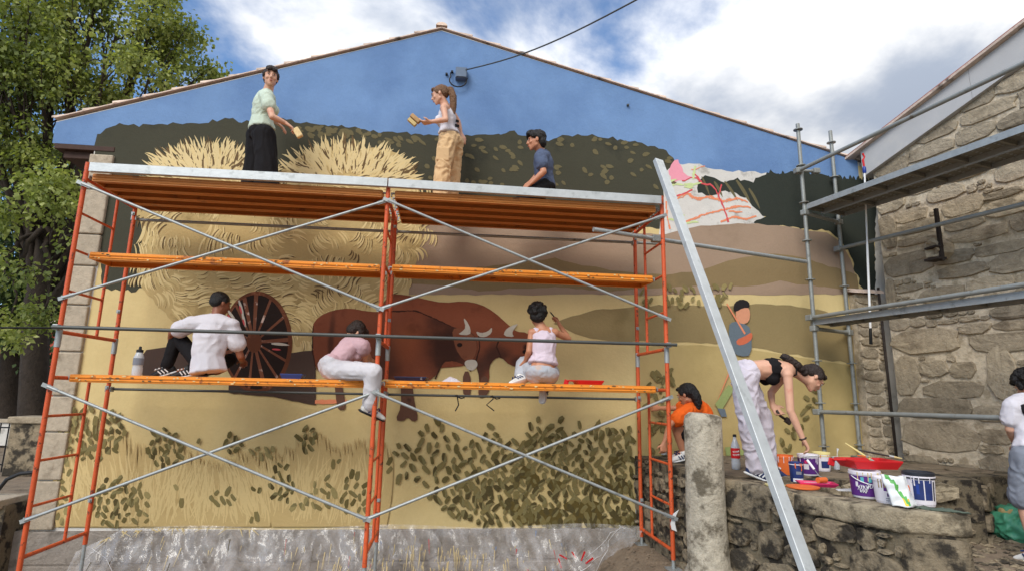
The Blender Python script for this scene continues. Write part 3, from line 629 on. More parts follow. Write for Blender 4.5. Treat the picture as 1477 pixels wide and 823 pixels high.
# planks: steel boards with hooks
def make_plank(L, w, h, m, name, label, group):
    root = thing(name, label, 'plank', (0, 0, 0), group)
    top = MB(); t = .006
    prof = [(-w/2, 0), (-w/2, h), (w/2, h), (w/2, 0), (w/2-.035, 0), (w/2-.035, t), (w/2-t, t), (w/2-t, h-t), (.02, h-t), (.02, h*.35), (-.02, h*.35), (-.02, h-t), (-w/2+t, h-t), (-w/2+t, t), (-w/2+.035, t), (-w/2+.035, 0)]
    top.prism([(-L/2, y, z) for y, z in prof], (L, 0, 0)); o = obj('board', top, m, root)
    rib = MB(); rib.tube((-L/2, -w/2-.003, h*.62), (L/2, -w/2-.003, h*.62), .008, 6); rib.tube((-L/2, -w/2-.003, h*.24), (L/2, -w/2-.003, h*.24), .006, 6)
    tag(obj('edge_ribs', rib, m, root, smooth='auto'), kind='stuff')
    for sx in (-1, 1):
        c = MB(); c.box((sx*(L/2+.004), 0, h/2), (.012, w-.01, h*.9)); obj('end_cap', c, m, root)
        for sy in (-1, 1):
            k = MB(); y = sy*w*.32; k.beam((sx*L/2, y, h*.75), (sx*(L/2+.045), y, h*.75), .03, .012); k.beam((sx*(L/2+.045), y, h*.81), (sx*(L/2+.045), y, h*.3), .012, .03, (0, 1, 0)); obj('hook', k, M['steel'], root)
    return root
LP = UM-UL-.13
def put(root, x, y, z): root.location = (x, y, z)
XM = ((UL+UM)/2, (UM+UR)/2)
p0 = make_plank(LP, .36, .07, M['plank'], 'plank', 'orange plank with the man in white t-shirt and woman in pink top sitting on it', 'orange scaffold planks'); put(p0, XM[0], .33, 1.645)
p1 = copy_tree(p0); p1['label'] = 'orange plank carrying the kneeling woman, red tray and dark tray'; put(p1, XM[1], .33, 1.65)
p2 = copy_tree(p0); p2['label'] = 'empty ochre plank crossing in front of the painted hay, middle height'; put(p2, XM[0], .33, 2.805)
p3 = copy_tree(p0); p3['label'] = 'empty ochre plank above the oxen, middle height, toward the stone house'; put(p3, XM[1], .33, 2.812)
W4 = .222; d0 = make_plank(LP, W4, .075, M['deck'], 'deck_board', 'front board of the top deck below the standing woman in sage t-shirt', 'orange boards of the top deck')
first = True
for b, nmb in ((0, 'hay side of the top deck'), (1, 'oxen side of the top deck')):
    for k, w in enumerate(('front', 'second', 'third', 'rear')):
        d = d0 if first else copy_tree(d0); first = False
        d['label'] = '%s orange board, counted from the viewer, on the %s' % (w, nmb); put(d, XM[b], .115+k*.227, 3.54)
def spatter(root, L, w, h, y0, seed):
    R2 = random.Random(seed)
    for key, n in (('white_spots', 26), ('dark_spots', 18)):
        m = MB()
        for i in range(n):
            x, z, r = R2.uniform(-L/2, L/2), R2.uniform(.008, h-.006), R2.uniform(.003, .008); k = R2.uniform(1, 3)
            m.poly([(x+r*k*math.cos(t)*R2.uniform(.7, 1.2), y0, min(max(z+r*math.sin(t)*R2.uniform(.7, 1.2), .002), h-.002)) for t in (0, .9, 1.8, 2.7, 3.6, 4.5, 5.4)])
        tag(obj('paint_spatter', m, M['straw_light'] if key == 'white_spots' else M['straw_dark'], root), kind='stuff')
for root, L, w, h in ((p0, LP, .36, .07), (p1, LP, .36, .07), (p2, LP, .36, .07), (p3, LP, .36, .07)):
    loc = root.location.copy(); root.location = (0, 0, 0); spatter(root, L, w, h, -w/2-.0125, int(loc.x*100)+int(loc.z*10)); root.location = loc
# galvanised rails laid along the deck front and the one leaning
def cchannel(a, b, w, h, up):
    m = MB(); m.beam(a, b, w, h, up); a, b = Vector(a), Vector(b); d = (b-a).normalized(); x = d.cross(Vector(up)).normalized(); z = x.cross(d)
    for s in (-1, 1): m.beam(a+z*s*h*.30-x*(w/2+.002), b+z*s*h*.30-x*(w/2+.002), .005, h*.24, up)
    return m
r0 = obj('galvanised_rail', cchannel((UL+.06, -.05, 3.655), (UM-.005, -.05, 3.672), .045, .088, (0, 0, 1)), M['steel_bright'], bevel=.004)
tag(r0, 'galvanised rail along the deck front at the feet of the woman in sage t-shirt', 'rail', 'galvanised rails edging the top deck')
r1 = obj('galvanised_rail', cchannel((UM+.005, -.05, 3.672), (UR-.03, -.05, 3.655), .045, .088, (0, 0, 1)), M['steel_bright'], bevel=.004)
tag(r1, 'galvanised rail along the deck front before the man in navy t-shirt', 'rail', 'galvanised rails edging the top deck')
A = onY(949, 232, -.1); B = onY(1165, 823, -1.95); B = B+(B-A)*((B.z+.02)/(A.z-B.z))
tag(obj('leaning_beam', cchannel(A, B, .05, .1, (1, .35, 0)), M['steel_bright'], bevel=.004), 'long galvanised steel beam leaning diagonally against the end of the orange scaffold', 'beam')

# ------------------------------------------------------------------ stone house and terrace frame: (s towards viewer along the face, off out of the face)
SD = Vector((.23769, -.97134, 0)); SN = Vector((-.97134, -.23769, 0)); SB = Vector((5.55, 1.0, 0))
def sp(s, z, off): return SB+SD*s+SN*off+Vector((0, 0, z))
SLOPE = .305; S1 = 3.3
stoneh = thing('stone_house', 'old granite rubble house with pale eave boards, at the end of the mural wall', 'house', sp(1.6, .3, -1.5))
def zt(s): return 4.60+SLOPE*s
mb = MB(); mb.prism([sp(0, -.4, -.02), sp(S1, -.4, -.02), sp(S1, zt(S1), -.02), sp(0, zt(0), -.02)], -SN*3.0)
obj('wall', mb, M['mortar'], stoneh)
mp = lambda s, z, d: sp(s, .30+z, -.02+d)
def bpx(x0, y0, x1, y1):                 # a big block located from the photograph, in face coordinates
    r = []
    for x, y in ((x0, y0), (x1, y0), (x1, y1), (x0, y1)):
        d = ray(x, y); t = (SB-EYE).dot(SN)/d.dot(SN); q = EYE+d*t; r.append(((q-SB).dot(SD), q.z-.30))
    a, b = min(r[0][0], r[3][0]), max(r[1][0], r[2][0]); z0 = (r[2][1]+r[3][1])/2; z1 = (r[0][1]+r[1][1])/2
    return (max(a, 0), z0, b-max(a, 0), z1-z0)
big = [bpx(*q) for q in ((1280, 473, 1382, 510), (1284, 512, 1324, 570), (1298, 606, 1408, 650), (1400, 478, 1490, 508), (1428, 496, 1462, 578), (1296, 572, 1400, 604), (1270, 365, 1345, 397), (1264, 308, 1290, 360), (1330, 548, 1415, 575), (1325, 517, 1366, 543), (1300, 655, 1352, 690), (1372, 668, 1412, 700), (1352, 380, 1428, 400), (1392, 398, 1462, 420), (1326, 412, 1392, 438), (1272, 402, 1290, 448), (1412, 655, 1470, 690), (1330, 345, 1370, 362), (1370, 520, 1405, 545))]
rects = pack(S1-.02, 5.6, [b for b in big if b[2] > .03 and b[3] > .03], [(.34, .62, .14, .24, 420), (.2, .42, .1, .18, 900), (.12, .26, .07, .12, 1800), (.06, .12, .05, .09, 2200)], 12)
rects = [r for r in rects if .30+r[1]+r[3] < zt(r[0])+.22]
stones(rects, mp, stoneh, M['granite'], 14, limit=299, proud=.03, joint=.005, jit=.085, sq=4.6, n=12)
# eave boards under the verge, roof above
OV = .42
PH = .37
ev = obj('roof', MB().prism([sp(-.3, zt(-.3)+PH, .12), sp(S1, zt(S1)+PH, .12), sp(S1, zt(S1)+PH+.03, .12), sp(-.3, zt(-.3)+PH+.03, .12)], -SN*3.2), M['tile'], stoneh)
M['eave'] = mat('gable_board', C(180, 178, 177), .8, 0, .05, 4, .1, 50, col2=C(188, 184, 180), c2scale=2)
for a, b in ((-.1, 1.3), (1.304, 2.6), (2.604, S1)):
    obj('gable_board', MB().prism([sp(a, zt(a)+.004, .05), sp(b, zt(b)+.004, .05), sp(b, zt(b)+PH-.003, .05), sp(a, zt(a)+PH-.003, .05)], -SN*.3), M['eave'], stoneh)
M['red_tile'] = mat('red_tile', C(140, 88, 78), .85, var=.2, vscale=8, rnd=.2)
for k in range(13):
    s = -.3+k*.28; a, b = sp(s, zt(s)+PH+.03, .10), sp(s+.31, zt(s+.31)+PH+.04, .10)
    m = MB(); n = 6; vs = []
    for p, r in ((a, .05), (b, .038)): vs += [p+SN*(-.03+r*math.cos(math.pi*j/n))+Vector((0, 0, r*.7*math.sin(math.pi*j/n))) for j in range(n+1)]
    m.add(vs, [(j, j+1, n+2+j, n+1+j) for j in range(n)]+[tuple(range(n+1)), tuple(range(n+1, 2*n+2))]); obj('roof_tile', m, M['red_tile'], ev)
# corbel stone with an iron bracket
vs, fs = stone_mesh(lambda s, z, d: sp(s, z, d), .66, 3.24, .22, .24, random.Random(4), proud=.2, joint=.004, jit=.06)
cb = obj('corbel', MB().add(vs, fs), M['granite'], stoneh)
M['rust'] = mat('rusty_iron', C(52, 43, 38), .8, .2, .25, 20, .3, 60)
m = MB(); p = sp(.86, 0, .2); m.box(p+Vector((0, 0, 3.5)), (.035, .035, .62)); m.box(p+Vector((-.03, .06, 3.22)), (.14, .16, .025)); m.box(p+Vector((-.03, .06, 3.36)), (.1, .16, .02)); obj('bracket', m, M['rust'], stoneh)
# down pipe in the corner
tag(obj('drain_pipe', MB().path([sp(-.04, .8, .05), sp(-.045, 2, .05), sp(-.05, 3.05, .05)], .016, 8), M['rust'], smooth=True), 'dark rusty pipe running down the corner beside the rubble buttress', 'pipe')
# rubble buttress with a tile coping, at the end of the mural
bt = thing('rubble_buttress', 'narrow rubble stone pier with tile coping between mural and stone house', 'pier', (5.38, 1.1, .9))
BL = 5.22; BT = 2.97
obj('core', MB().box(((BL+5.56)/2, 1.19, (BT+.5)/2), (5.56-BL-.02, .16, BT-.5)), M['mortar'], bt)
stones(pack(.36, BT-.86, [], [(.16, .3, .12, .2, 300), (.1, .2, .08, .14, 500), (.05, .1, .05, .08, 400)], 3), lambda s, z, d: (BL-.005+s, 1.105-d, .85+z), bt, M['granite'], 8, proud=.025, jit=.09)
for k in range(3):
    x = BL-.02+k*.125; n = 6; vs = []
    for y, r, zz in ((1.02, .062, 0), (1.24, .07, .05)): vs += [(x+.05+r*math.cos(math.pi*j/n), y, BT+zz+r*.7*math.sin(math.pi*j/n)) for j in range(n+1)]
    obj('coping_tile', MB().add(vs, [(j, j+1, n+2+j, n+1+j) for j in range(n)]+[tuple(range(n+1)), tuple(range(n+1, 2*n+2))]), M['tile'], bt)

# ------------------------------------------------------------------ terrace
TZ = .93
F0 = onZ(1042, 691, TZ); F1 = onZ(1300, 737, TZ); F2 = onZ(1392, 744, TZ)
FD = (F1-F0).normalized(); FNL = Vector((FD.y, -FD.x, 0)); FNL = FNL if FNL.x < 0 else -FNL; FL = (F1-F0).length
L0 = onZ(919, 656, TZ); L0.y = WALL-.01; L0.x = 2.27
K = onZ(1414, 690, TZ)                                           # outer corner of the raised ledge by the house
ED = (F2-F1).normalized(); EW = (F2-F1).length
ter = thing('stone_terrace', 'weathered stone terrace with a thick parapet, in front of the mural and stone house', 'terrace', (F0.x+.6, F0.y+.3, 0))
inner0 = F0+ED*EW*1.02
top = [L0, Vector((5.55, WALL-.01, TZ)), sp(.0, TZ, .01), sp(1.35, TZ, .01), K+Vector((.1, .2, 0)), K, Vector((inner0.x+.25, K.y-.02, TZ)), inner0, F0]
obj('terrace_top', MB().prism([p+Vector((0, 0, -.012)) for p in top], (0, 0, -1.3)), M['old_mortar'], ter)
M['pave'] = mat('terrace_paving', C(120, 106, 88), .95, 0, .28, 8, .7, 35, col2=C(78, 68, 56), c2scale=3)
# paving slabs, uneven
RR = random.Random(9)
def inpoly(p, poly): return inside((p[0], p[1]), [(q.x, q.y) for q in poly])
for i in range(9):
    for j in range(6):
        x, y = 2.35+i*.42+RR.uniform(-.02, .02)+.1*(j % 2), 1.02-j*.36
        if not all(inpoly((x+a, y+b), top) for a in (-.2, .2) for b in (-.17, .17)): continue
        vs, fs = stone_mesh(lambda u, v, d: (u, v, TZ-.014+d), x-.21, y-.18, .42, .36, RR, proud=.02, jit=.03, sq=6, joint=.008); obj('slab', MB().add(vs, fs), M['pave'], ter)
# ledge edge stones + dark end face
e0, e1 = Vector((inner0.x+.25, K.y-.02, 0)), Vector((K.x, K.y, 0)); ed = (e1-e0); el_ = ed.length; ed.normalize(); en = Vector((ed.y, -ed.x, 0)); en = en if en.y < 0 else -en
stones([(x, .72, w, .2) for x, w in ((.02, .55), (.58, .5), (1.09, .62))], lambda s, z, d: e0+ed*s+en*(d+.02)+Vector((0, 0, z)), ter, M['capstone'], 21, proud=.035, jit=.03, sq=6, n=12, nm='edge_stone')
stones(pack(el_, .72, [], [(.3, .5, .18, .28, 200), (.15, .3, .1, .18, 300), (.08, .14, .06, .1, 300)], 31), lambda s, z, d: e0+ed*s+en*d+Vector((0, 0, z)), ter, M['mossy'], 22, limit=60)
k2 = sp(1.0, 0, .0); sdir = (Vector((k2.x, k2.y, 0))-e1); sl_ = sdir.length; sdir.normalize(); sn2 = Vector((sdir.y, -sdir.x, 0)); sn2 = sn2 if sn2.y < 0 else -sn2
stones(pack(sl_, .9, [], [(.3, .5, .18, .28, 200), (.12, .26, .1, .16, 400)], 32), lambda s, z, d: e1+sdir*s+sn2*d+Vector((0, 0, z)), ter, M['mossy'], 23, limit=30)
# left face of the terrace
l1 = Vector((F0.x-.02, F0.y+.15, 0)); ld = l1-Vector((L0.x, L0.y, 0)); ll = ld.length; ld.normalize(); ln_ = Vector((ld.y, -ld.x, 0)); ln_ = ln_ if ln_.x < 0 else -ln_
stones(pack(ll, 1.34, [], [(.25, .4, .14, .22, 120), (.14, .28, .1, .17, 300), (.08, .14, .06, .1, 500)], 41), lambda s, z, d: Vector((L0.x, L0.y, 0))+ld*s+ln_*d+Vector((0, 0, -.42+z)), ter, M['mossy'], 24, limit=80, proud=.03)
# parapet: rubble core, facing stones and two cap stones
par = obj('parapet', MB().hexa([F0+Vector((0, 0, -1.6))-FNL*.0, F1+Vector((0, 0, -1.6)), F1+ED*EW+Vector((0, 0, -1.6)), F0+ED*EW+Vector((0, 0, -1.6)), F0+Vector((0, 0, -.02)), F1+Vector((0, 0, -.02)), F1+ED*EW+Vector((0, 0, -.02)), F0+ED*EW+Vector((0, 0, -.02))]), M['old_mortar'], ter)
fmap = lambda s, z, d: Vector((F0.x, F0.y, 0))+FD*s+FNL*d+Vector((0, 0, -.25+z))
stones(pack(FL, 1.16, [(.0, .9, .5, .24), (FL-.36, .62, .36, .3)], [(.24, .4, .14, .24, 90), (.14, .26, .1, .16, 300), (.06, .13, .05, .09, 900)], 51), fmap, par, M['mossy'], 25, limit=150, proud=.04, jit=.14, sq=2.8, joint=.007)
def capblock(s0, s1, z0, z1, w0, w1, out, m, nm='cap_stone', seed=1):
    R2 = random.Random(seed); nx, ny, nz3 = 9, 5, 3; bm = bmesh.new()
    bmesh.ops.create_cube(bm, size=1); bmesh.ops.subdivide_edges(bm, edges=bm.edges[:], cuts=5, use_grid_fill=True)
    for v in bm.verts:
        x, y, z = v.co; r = max(abs(x), abs(y), abs(z))
        q = [abs(c)*2 for c in (x, y, z)]; k = 1-.05*(sorted(q)[1] > .95)-.05*(sorted(q)[0] > .95)
        s = (s0+s1)/2+(s1-s0)*x*(1-.02*(k < 1)); w = (w0+w1)/2+(w1-w0)*y*(1 if k == 1 else .97); zz = (z0+z1)/2+(z1-z0)*z*(k if abs(z) > .45 else 1)
        p = Vector((F0.x, F0.y, 0))+FD*s+FNL*out*(y < -.45)+ED*w+Vector((0, 0, zz)); n = noise.noise_vector(p*6)*.012+noise.noise_vector(p*19)*.006; v.co = p+n
    me = bpy.data.meshes.new(nm); bm.to_mesh(me); bm.free(); return obj(nm, me, m, par, smooth=True)
capblock(FL*.50, FL+.02, TZ-.125, TZ+.005, -.03, EW+.02, .02, M['capstone'], seed=2)
capblock(FL*.16, FL*.495, TZ-.15, TZ+.004, -.02, EW, .01, M['mossy'], seed=3)
capblock(-.1, FL*.155, TZ-.12, TZ+.006, -.02, EW, .0, M['mossy'], seed=4)
capblock(FL-.30, FL+.01, TZ-.55, TZ-.135, -.0, EW+.01, .0, M['mossy'], 'end_block', 5)
capblock(FL-.30, FL+.015, TZ-1.2, TZ-.56, -.0, EW+.01, .0, M['mossy'], 'end_block', 6)
# round stone post at the head of the parapet
cp = onZ(1017, 660, .93); cp = F0+FNL*.05-FD*.02; cb0 = onY(1016, 660, cp.y)
pr = [(.2, -.35), (.205, .1), (.2, .2), (.165, .26), (.163, .6), (.16, 1.0), (.156, 1.40), (.148, 1.445), (.12, 1.47), (.02, 1.475)]
col = MB().lathe((cb0.x, cp.y, 0), pr, 26)
me = obj('stone_post', col, M['post_granite'], smooth=True, origin=(cb0.x, cp.y, 0))
for v in me.data.vertices:
    n = noise.noise_vector(v.co*5)*.024+noise.noise_vector(v.co*15)*.011; v.co += n
tag(me, 'round lichen stained granite post at the head of the terrace parapet', 'stone post')
# cobbled ground by the stone house
mb = MB(); N1 = 30
def cz_(x, y): return .36+.05*(y+1.0)+.012*noise.noise((x*4, y*4, 1))
q0, q1 = inner0, F1+ED*EW
xs = [3.0+i*.12 for i in range(31)]; ys = [-4.6+j*.12 for j in range(42)]
vid = {}
for j, y in enumerate(ys):
    for i, x in enumerate(xs):
        xx = max(x, F0.x+(y-F0.y)/FD.y*FD.x+EW*.6) ; vid[i, j] = len(mb.v); mb.v.append((xx, y, cz_(xx, y)-max(0, (-2.2-y))*.25))
for j in range(len(ys)-1):
    for i in range(len(xs)-1): mb.f.append((vid[i, j], vid[i+1, j], vid[i+1, j+1], vid[i, j+1])); mb.m.append(0)
tag(obj('cobbled_path', mb, M['dirt'], smooth=True), kind='structure')
pebbles('cobbles', [(3.5, 5.6, -2.3, -.5)], 900, lambda x, y: cz_(x, y)-.005, M['mossy'], .03, .065, 4)
pebbles('gravel', [(1.6, 2.5, -.9, .9), (-4.6, -3.4, -.6, .6), (-3.5, 1.8, .1, .8)], 1500, lambda x, y: gz(x, y), M['dirt'], .006, .03, 8)

# ------------------------------------------------------------------ grey tube scaffold on the terrace
gs = thing('tube_scaffold', 'grey galvanised tube scaffold standing on the terrace against the stone house', 'scaffold', sp(.8, TZ, .75))
POS = {}
for (s, off, zt_) in ((-.14, 1.1, 5.16), (-.26, .38, 5.25), (2.42, 1.1, 4.72), (2.42, .38, 4.72)):
    POS[s, off] = 1; o = obj('standard', MB().tube(sp(s, TZ+.012, off), sp(s, zt_, off), .0242, 14), M['tube_grey'], gs, smooth='auto')
    for k in range(9):
        z = TZ+.14+k*.5
        if z < zt_-.05: obj('rosette', MB().lathe(sp(s, z, off), [(.026, 0), (.058, .003), (.058, .013), (.026, .016)], 12), M['tube_grey'], o)
    obj('base_plate', MB().box(sp(s, TZ+.008, off), (.15, .15, .014)), M['tube_grey'], o)
def gl_(s0, z0, o0, s1, z1, o1, r=.0242):
    obj('ledger', MB().tube(sp(s0, z0, o0), sp(s1, z1, o1), r, 14), M['tube_grey'], gs, smooth='auto')
    m = MB(); d = (sp(s1, z1, o1)-sp(s0, z0, o0)).normalized()
    for p in (sp(s0, z0, o0), sp(s1, z1, o1)): m.beam(p-d*.045, p+d*.045, .075, .07)
    tag(obj('coupler', m, M['tube_grey'], gs, bevel=.01), kind='stuff')
gl_(-.14, 4.5, 1.155, 2.42, 4.58, 1.155); gl_(-.26, 3.57, .435, 2.42, 3.52, .435); gl_(-.14, 1.475, 1.155, 2.42, 1.49, 1.155); gl_(-.14, 2.60, 1.155, 2.42, 2.62, 1.155)
gl_(-.14, 3.945, 1.1, -.26, 3.945, .38); gl_(-.14, 2.47, 1.1, -.26, 2.47, .38); gl_(2.42, 3.945, 1.1, 2.42, 3.945, .38); gl_(2.42, 2.47, 1.1, 2.42, 2.47, .38)
gl_(-.14, 4.5, 1.16, -.10, 4.52, .9, .02)
a = onY(856, 331, -.03); b = sp(-.14, 3.30, 1.155)
obj('tie_tube', MB().tube(a, b, .0242, 14), M['steel'], gs, smooth='auto')
m = MB(); t = (UR-a.x)/(b.x-a.x); p = a+(b-a)*t; m.beam(p-Vector((.05, 0, 0)), p+Vector((.05, 0, 0)), .075, .075); obj('tie_coupler', m, M['tube_grey'], gs, bevel=.01)
M['deck_grey'] = mat('metal_deck', C(122, 118, 108), .6, .2, .2, 9, .3, 60, col2=C(84, 78, 68), c2scale=4)
def metal_deck(label, off, z):
    r = thing('metal_deck', label, 'scaffold deck', sp(1.14, z, off), 'grey metal scaffold decks'); w = .315; s0, s1 = -.18, 2.46
    def P(s, o, zz): return sp(s, z+zz, off+o)
    def bx(s0, s1, o0, o1, z0, z1): return [P(s0, o0, z0), P(s1, o0, z0), P(s1, o1, z0), P(s0, o1, z0), P(s0, o0, z1), P(s1, o0, z1), P(s1, o1, z1), P(s0, o1, z1)]
    obj('plate', MB().hexa(bx(s0, s1, -w/2, w/2, .055, .062)), M['deck_grey'], r)
    for sgn in (-1, 1): obj('side_rail', MB().hexa(bx(s0, s1, sgn*w/2-.004, sgn*w/2+.004, 0, .068)), M['steel'], r)
    for k in range(7):
        s = s0+.02+k*(s1-s0-.06)/6; obj('cross_rib', MB().hexa(bx(s, s+.03, -w/2+.006, w/2-.006, .015, .053)), M['deck_grey'], r)
    h = MB()
    for i in range(26):
        for j in range(5): c = P(s0+.08+i*.096, -.12+j*.06, .052); h.lathe(c, [(.014, 0), (.011, .002)], 6)
    tag(obj('perforation_rims', h, M['steel'], r), kind='stuff')
    return r
metal_deck('perforated grey deck on the upper level, outer board, below the sloping rail', .93, 3.985)
metal_deck('perforated grey deck on the upper level, inner board, next to the stone house', .57, 3.985)
metal_deck('narrow grey deck on the lower level behind the hanging pole', .95, 2.51)
# painter's extension pole hanging from the upper deck
pa, pb = onY(1247, 248, sp(.05, 0, 1.15).y), onY(1256, 488, sp(.05, 0, 1.15).y)
pole = thing('extension_pole', 'white telescopic painting pole with red and blue head hanging from the grey scaffold', 'pole', pb)
dd = (pa-pb); obj('tube', MB().path([pb+dd*.06, pb+dd*.55, pb+dd*.551, pa], [.0135, .0135, .0105, .0105], 12), M['white'], pole, smooth='auto')
obj('grip', MB().tube(pb-dd*.03, pb+dd*.06, .018, 12, .016), M['black'], pole, smooth='auto')
M['red'] = mat('red_plastic', C(196, 28, 34), .4, var=.06); M['blue'] = mat('blue_plastic', C(34, 60, 140), .4, var=.06)
obj('collar', MB().lathe(pa+Vector((0, 0, -.02)), [(.016, 0), (.022, .02), (.022, .07), (.014, .09)], 12), M['blue'], pole, smooth='auto')
obj('head', MB().path([pa+Vector((0, 0, .07)), pa+Vector((-.005, 0, .16)), pa+Vector((.02, 0, .2)), pa+Vector((.0, 0, .25))], [.012, .014, .01, .012], 8), M['red'], pole, smooth='auto')
# ------------------------------------------------------------------ people
_bm = bmesh.new(); bmesh.ops.create_icosphere(_bm, subdivisions=2, radius=1); ICO = [v.co.copy() for v in _bm.verts]; _bm.free()
I3 = Matrix.Identity(3)
def E_(c, r, A=I3):                      # ellipsoid points
    if isinstance(r, (int, float)): r = (r, r, r)
    return [Vector(c)+A @ Vector((p.x*r[0], p.y*r[1], p.z*r[2])) for p in ICO]
def cone(a, b, ra, rb): return E_(a, ra)+E_(b, rb)
def axes(x, up):                         # columns: right, forward, up
    u = up.normalized(); x = (x-u*x.dot(u)).normalized(); f = u.cross(x); return Matrix((x, f, u)).transposed()
_tex = {}
def blob(prims, voxel=.009, it=6, folds=0, fsize=.07, stretch=None, seed=0):
    bm = bmesh.new()
    for pts in prims:
        vs = [bm.verts.new(p) for p in pts]
        g = bmesh.ops.convex_hull(bm, input=vs)
        junk = [e for e in g['geom_interior']+g['geom_unused'] if isinstance(e, bmesh.types.BMVert)]
        bmesh.ops.delete(bm, geom=list(set(junk)), context='VERTS')
    bmesh.ops.recalc_face_normals(bm, faces=bm.faces)
    me = bpy.data.meshes.new('tmp'); bm.to_mesh(me); bm.free(); o = bpy.data.objects.new('tmp', me); COL.objects.link(o)
    r = o.modifiers.new('r', 'REMESH'); r.mode = 'VOXEL'; r.voxel_size = voxel; r.adaptivity = 0
    s = o.modifiers.new('s', 'SMOOTH'); s.factor = .5; s.iterations = it
    dg = bpy.context.evaluated_depsgraph_get(); out = bpy.data.meshes.new_from_object(o.evaluated_get(dg)); bpy.data.objects.remove(o); bpy.data.meshes.remove(me)
    if folds:
        n = len(out.vertices); co = np.empty(n*3); out.vertices.foreach_get('co', co); co = co.reshape(-1, 3); no = np.empty(n*3); out.vertices.foreach_get('normal', no); no = no.reshape(-1, 3)
        S = np.array(stretch if stretch is not None else (1, 1, 1.0)); h = np.empty(n)
        for i in range(n):
            p = Vector(co[i]*S/fsize); w = noise.noise_vector(p*.5)*.9; q = p+w
            h[i] = (1-abs(noise.noise(q+Vector((seed*7.1, 0, 0))))*2.2)+.4*noise.noise(q*2.3)
        co += no*(h*folds)[:, None]; out.vertices.foreach_set('co', co.ravel()); out.update()
    return out
def smooth_obj(name, me, m, parent):
    return obj(name, me, m, parent, smooth=True)
def hand_prims(w, e, palm, thumb, s=1.0, curl=.5, spread=.10):
    """w wrist, e end of the fingers' direction, palm = way the palm faces, thumb = side of the thumb"""
    d = (e-w).normalized(); pn = (palm-d*palm.dot(d)).normalized(); sd = d.cross(pn); sd = sd if sd.dot(thumb) > 0 else -sd
    P = []
    k0, k1 = w+d*.012*s, w+d*.088*s
    P.append(E_(w, .024*s)+E_(k0+sd*.018*s, .017*s)+E_(k0-sd*.018*s, .016*s)+E_(k1+sd*.03*s, .0125*s)+E_(k1-sd*.03*s, .0115*s))
    for i, (o, L) in enumerate(((.031, .072), (.0105, .082), (-.0105, .076), (-.031, .058))):
        a = w+d*.082*s+sd*o*s; dd = (d+sd*(o*spread*28)).normalized(); rr = .0092*s
        c = curl*(.8+.14*i)
        d1 = (dd*math.cos(c*.6)+pn*math.sin(c*.6)).normalized(); d2 = (dd*math.cos(c*1.5)+pn*math.sin(c*1.5)).normalized(); d3 = (dd*math.cos(c*2.2)+pn*math.sin(c*2.2)).normalized()
        b = a+d1*L*.45*s; cc = b+d2*L*.33*s; t = cc+d3*L*.24*s
        P += [cone(a, b, rr*1.06, rr), cone(b, cc, rr, rr*.92), cone(cc, t, rr*.92, rr*.8)]
    a = w+d*.026*s+sd*.024*s; b = a+(d*.55+sd*.8+pn*.25).normalized()*.04*s; c = b+(d*.85+sd*.25+pn*.4).normalized()*.033*s
    P += [cone(a, b, .0135*s, .0112*s), cone(b, c, .0112*s, .0088*s)]
    return P
def head_prims(c, f, u, s):
    x = f.cross(u).normalized(); u = x.cross(f).normalized(); A = Matrix((x, f, u)).transposed()
    q = lambda X, Y, Z: c+A @ (Vector((X, Y, Z))*s); e = lambda p, r: E_(q(*p), [t*s for t in r], A)
    P = [e((0, -.012, .035), (.076, .094, .082)), e((0, .012, -.005), (.068, .076, .08)),
         e((0, .03, -.045), (.052, .052, .05))+e((0, .066, -.092), (.02, .018, .016))+e((.045, .0, -.055), (.016, .02, .02))+e((-.045, .0, -.055), (.016, .02, .02)),
         e((0, .082, .028), (.008, .01, .008))+e((0, .108, -.022), (.0095, .009, .008))+e((.014, .092, -.03), (.007, .007, .006))+e((-.014, .092, -.03), (.007, .007, .006)),
         e((.03, .078, .03), (.022, .014, .008)), e((-.03, .078, .03), (.022, .014, .008)), e((.038, .062, -.022), (.02, .02, .018)), e((-.038, .062, -.022), (.02, .02, .018)),
         e((0, .084, -.052), (.02, .011, .006)), e((0, .082, -.063), (.018, .011, .007)),
         e((.077, -.012, -.005), (.008, .018, .03)), e((-.077, -.012, -.005), (.008, .018, .03))]
    return P, A, q
HAIRM = {}
def M_(key, r, g, b, **k):
    if key not in M: M[key] = mat(key, C(r, g, b), k.pop('rough', .8), **k)
    return M[key]
M_('skin', 206, 158, 132, rough=.5, var=.06, vscale=14, col2=C(196, 132, 110), c2scale=9); M_('skin_tan', 186, 128, 98, rough=.5, var=.06, vscale=14); M_('skin_brown', 138, 84, 60, rough=.5, var=.06, vscale=14)
M_('hair_black', 24, 21, 21, rough=.45, var=.3, vscale=60, bump=.6, bscale=120); M_('hair_dark', 44, 32, 27, rough=.45, var=.35, vscale=60, bump=.6, bscale=120); M_('hair_brown', 112, 80, 54, rough=.5, var=.4, vscale=50, bump=.6, bscale=120)
M_('lip', 168, 92, 84, rough=.45); M_('eye_white', 186, 176, 168, rough=.3, var=0); M_('iris', 30, 22, 18, rough=.2, var=0)
def cloth(key, r, g, b, **k): return M_(key, r, g, b, rough=.88, var=k.pop('var', .06), vscale=9, bump=.25, bscale=160, spec=.2, **k)

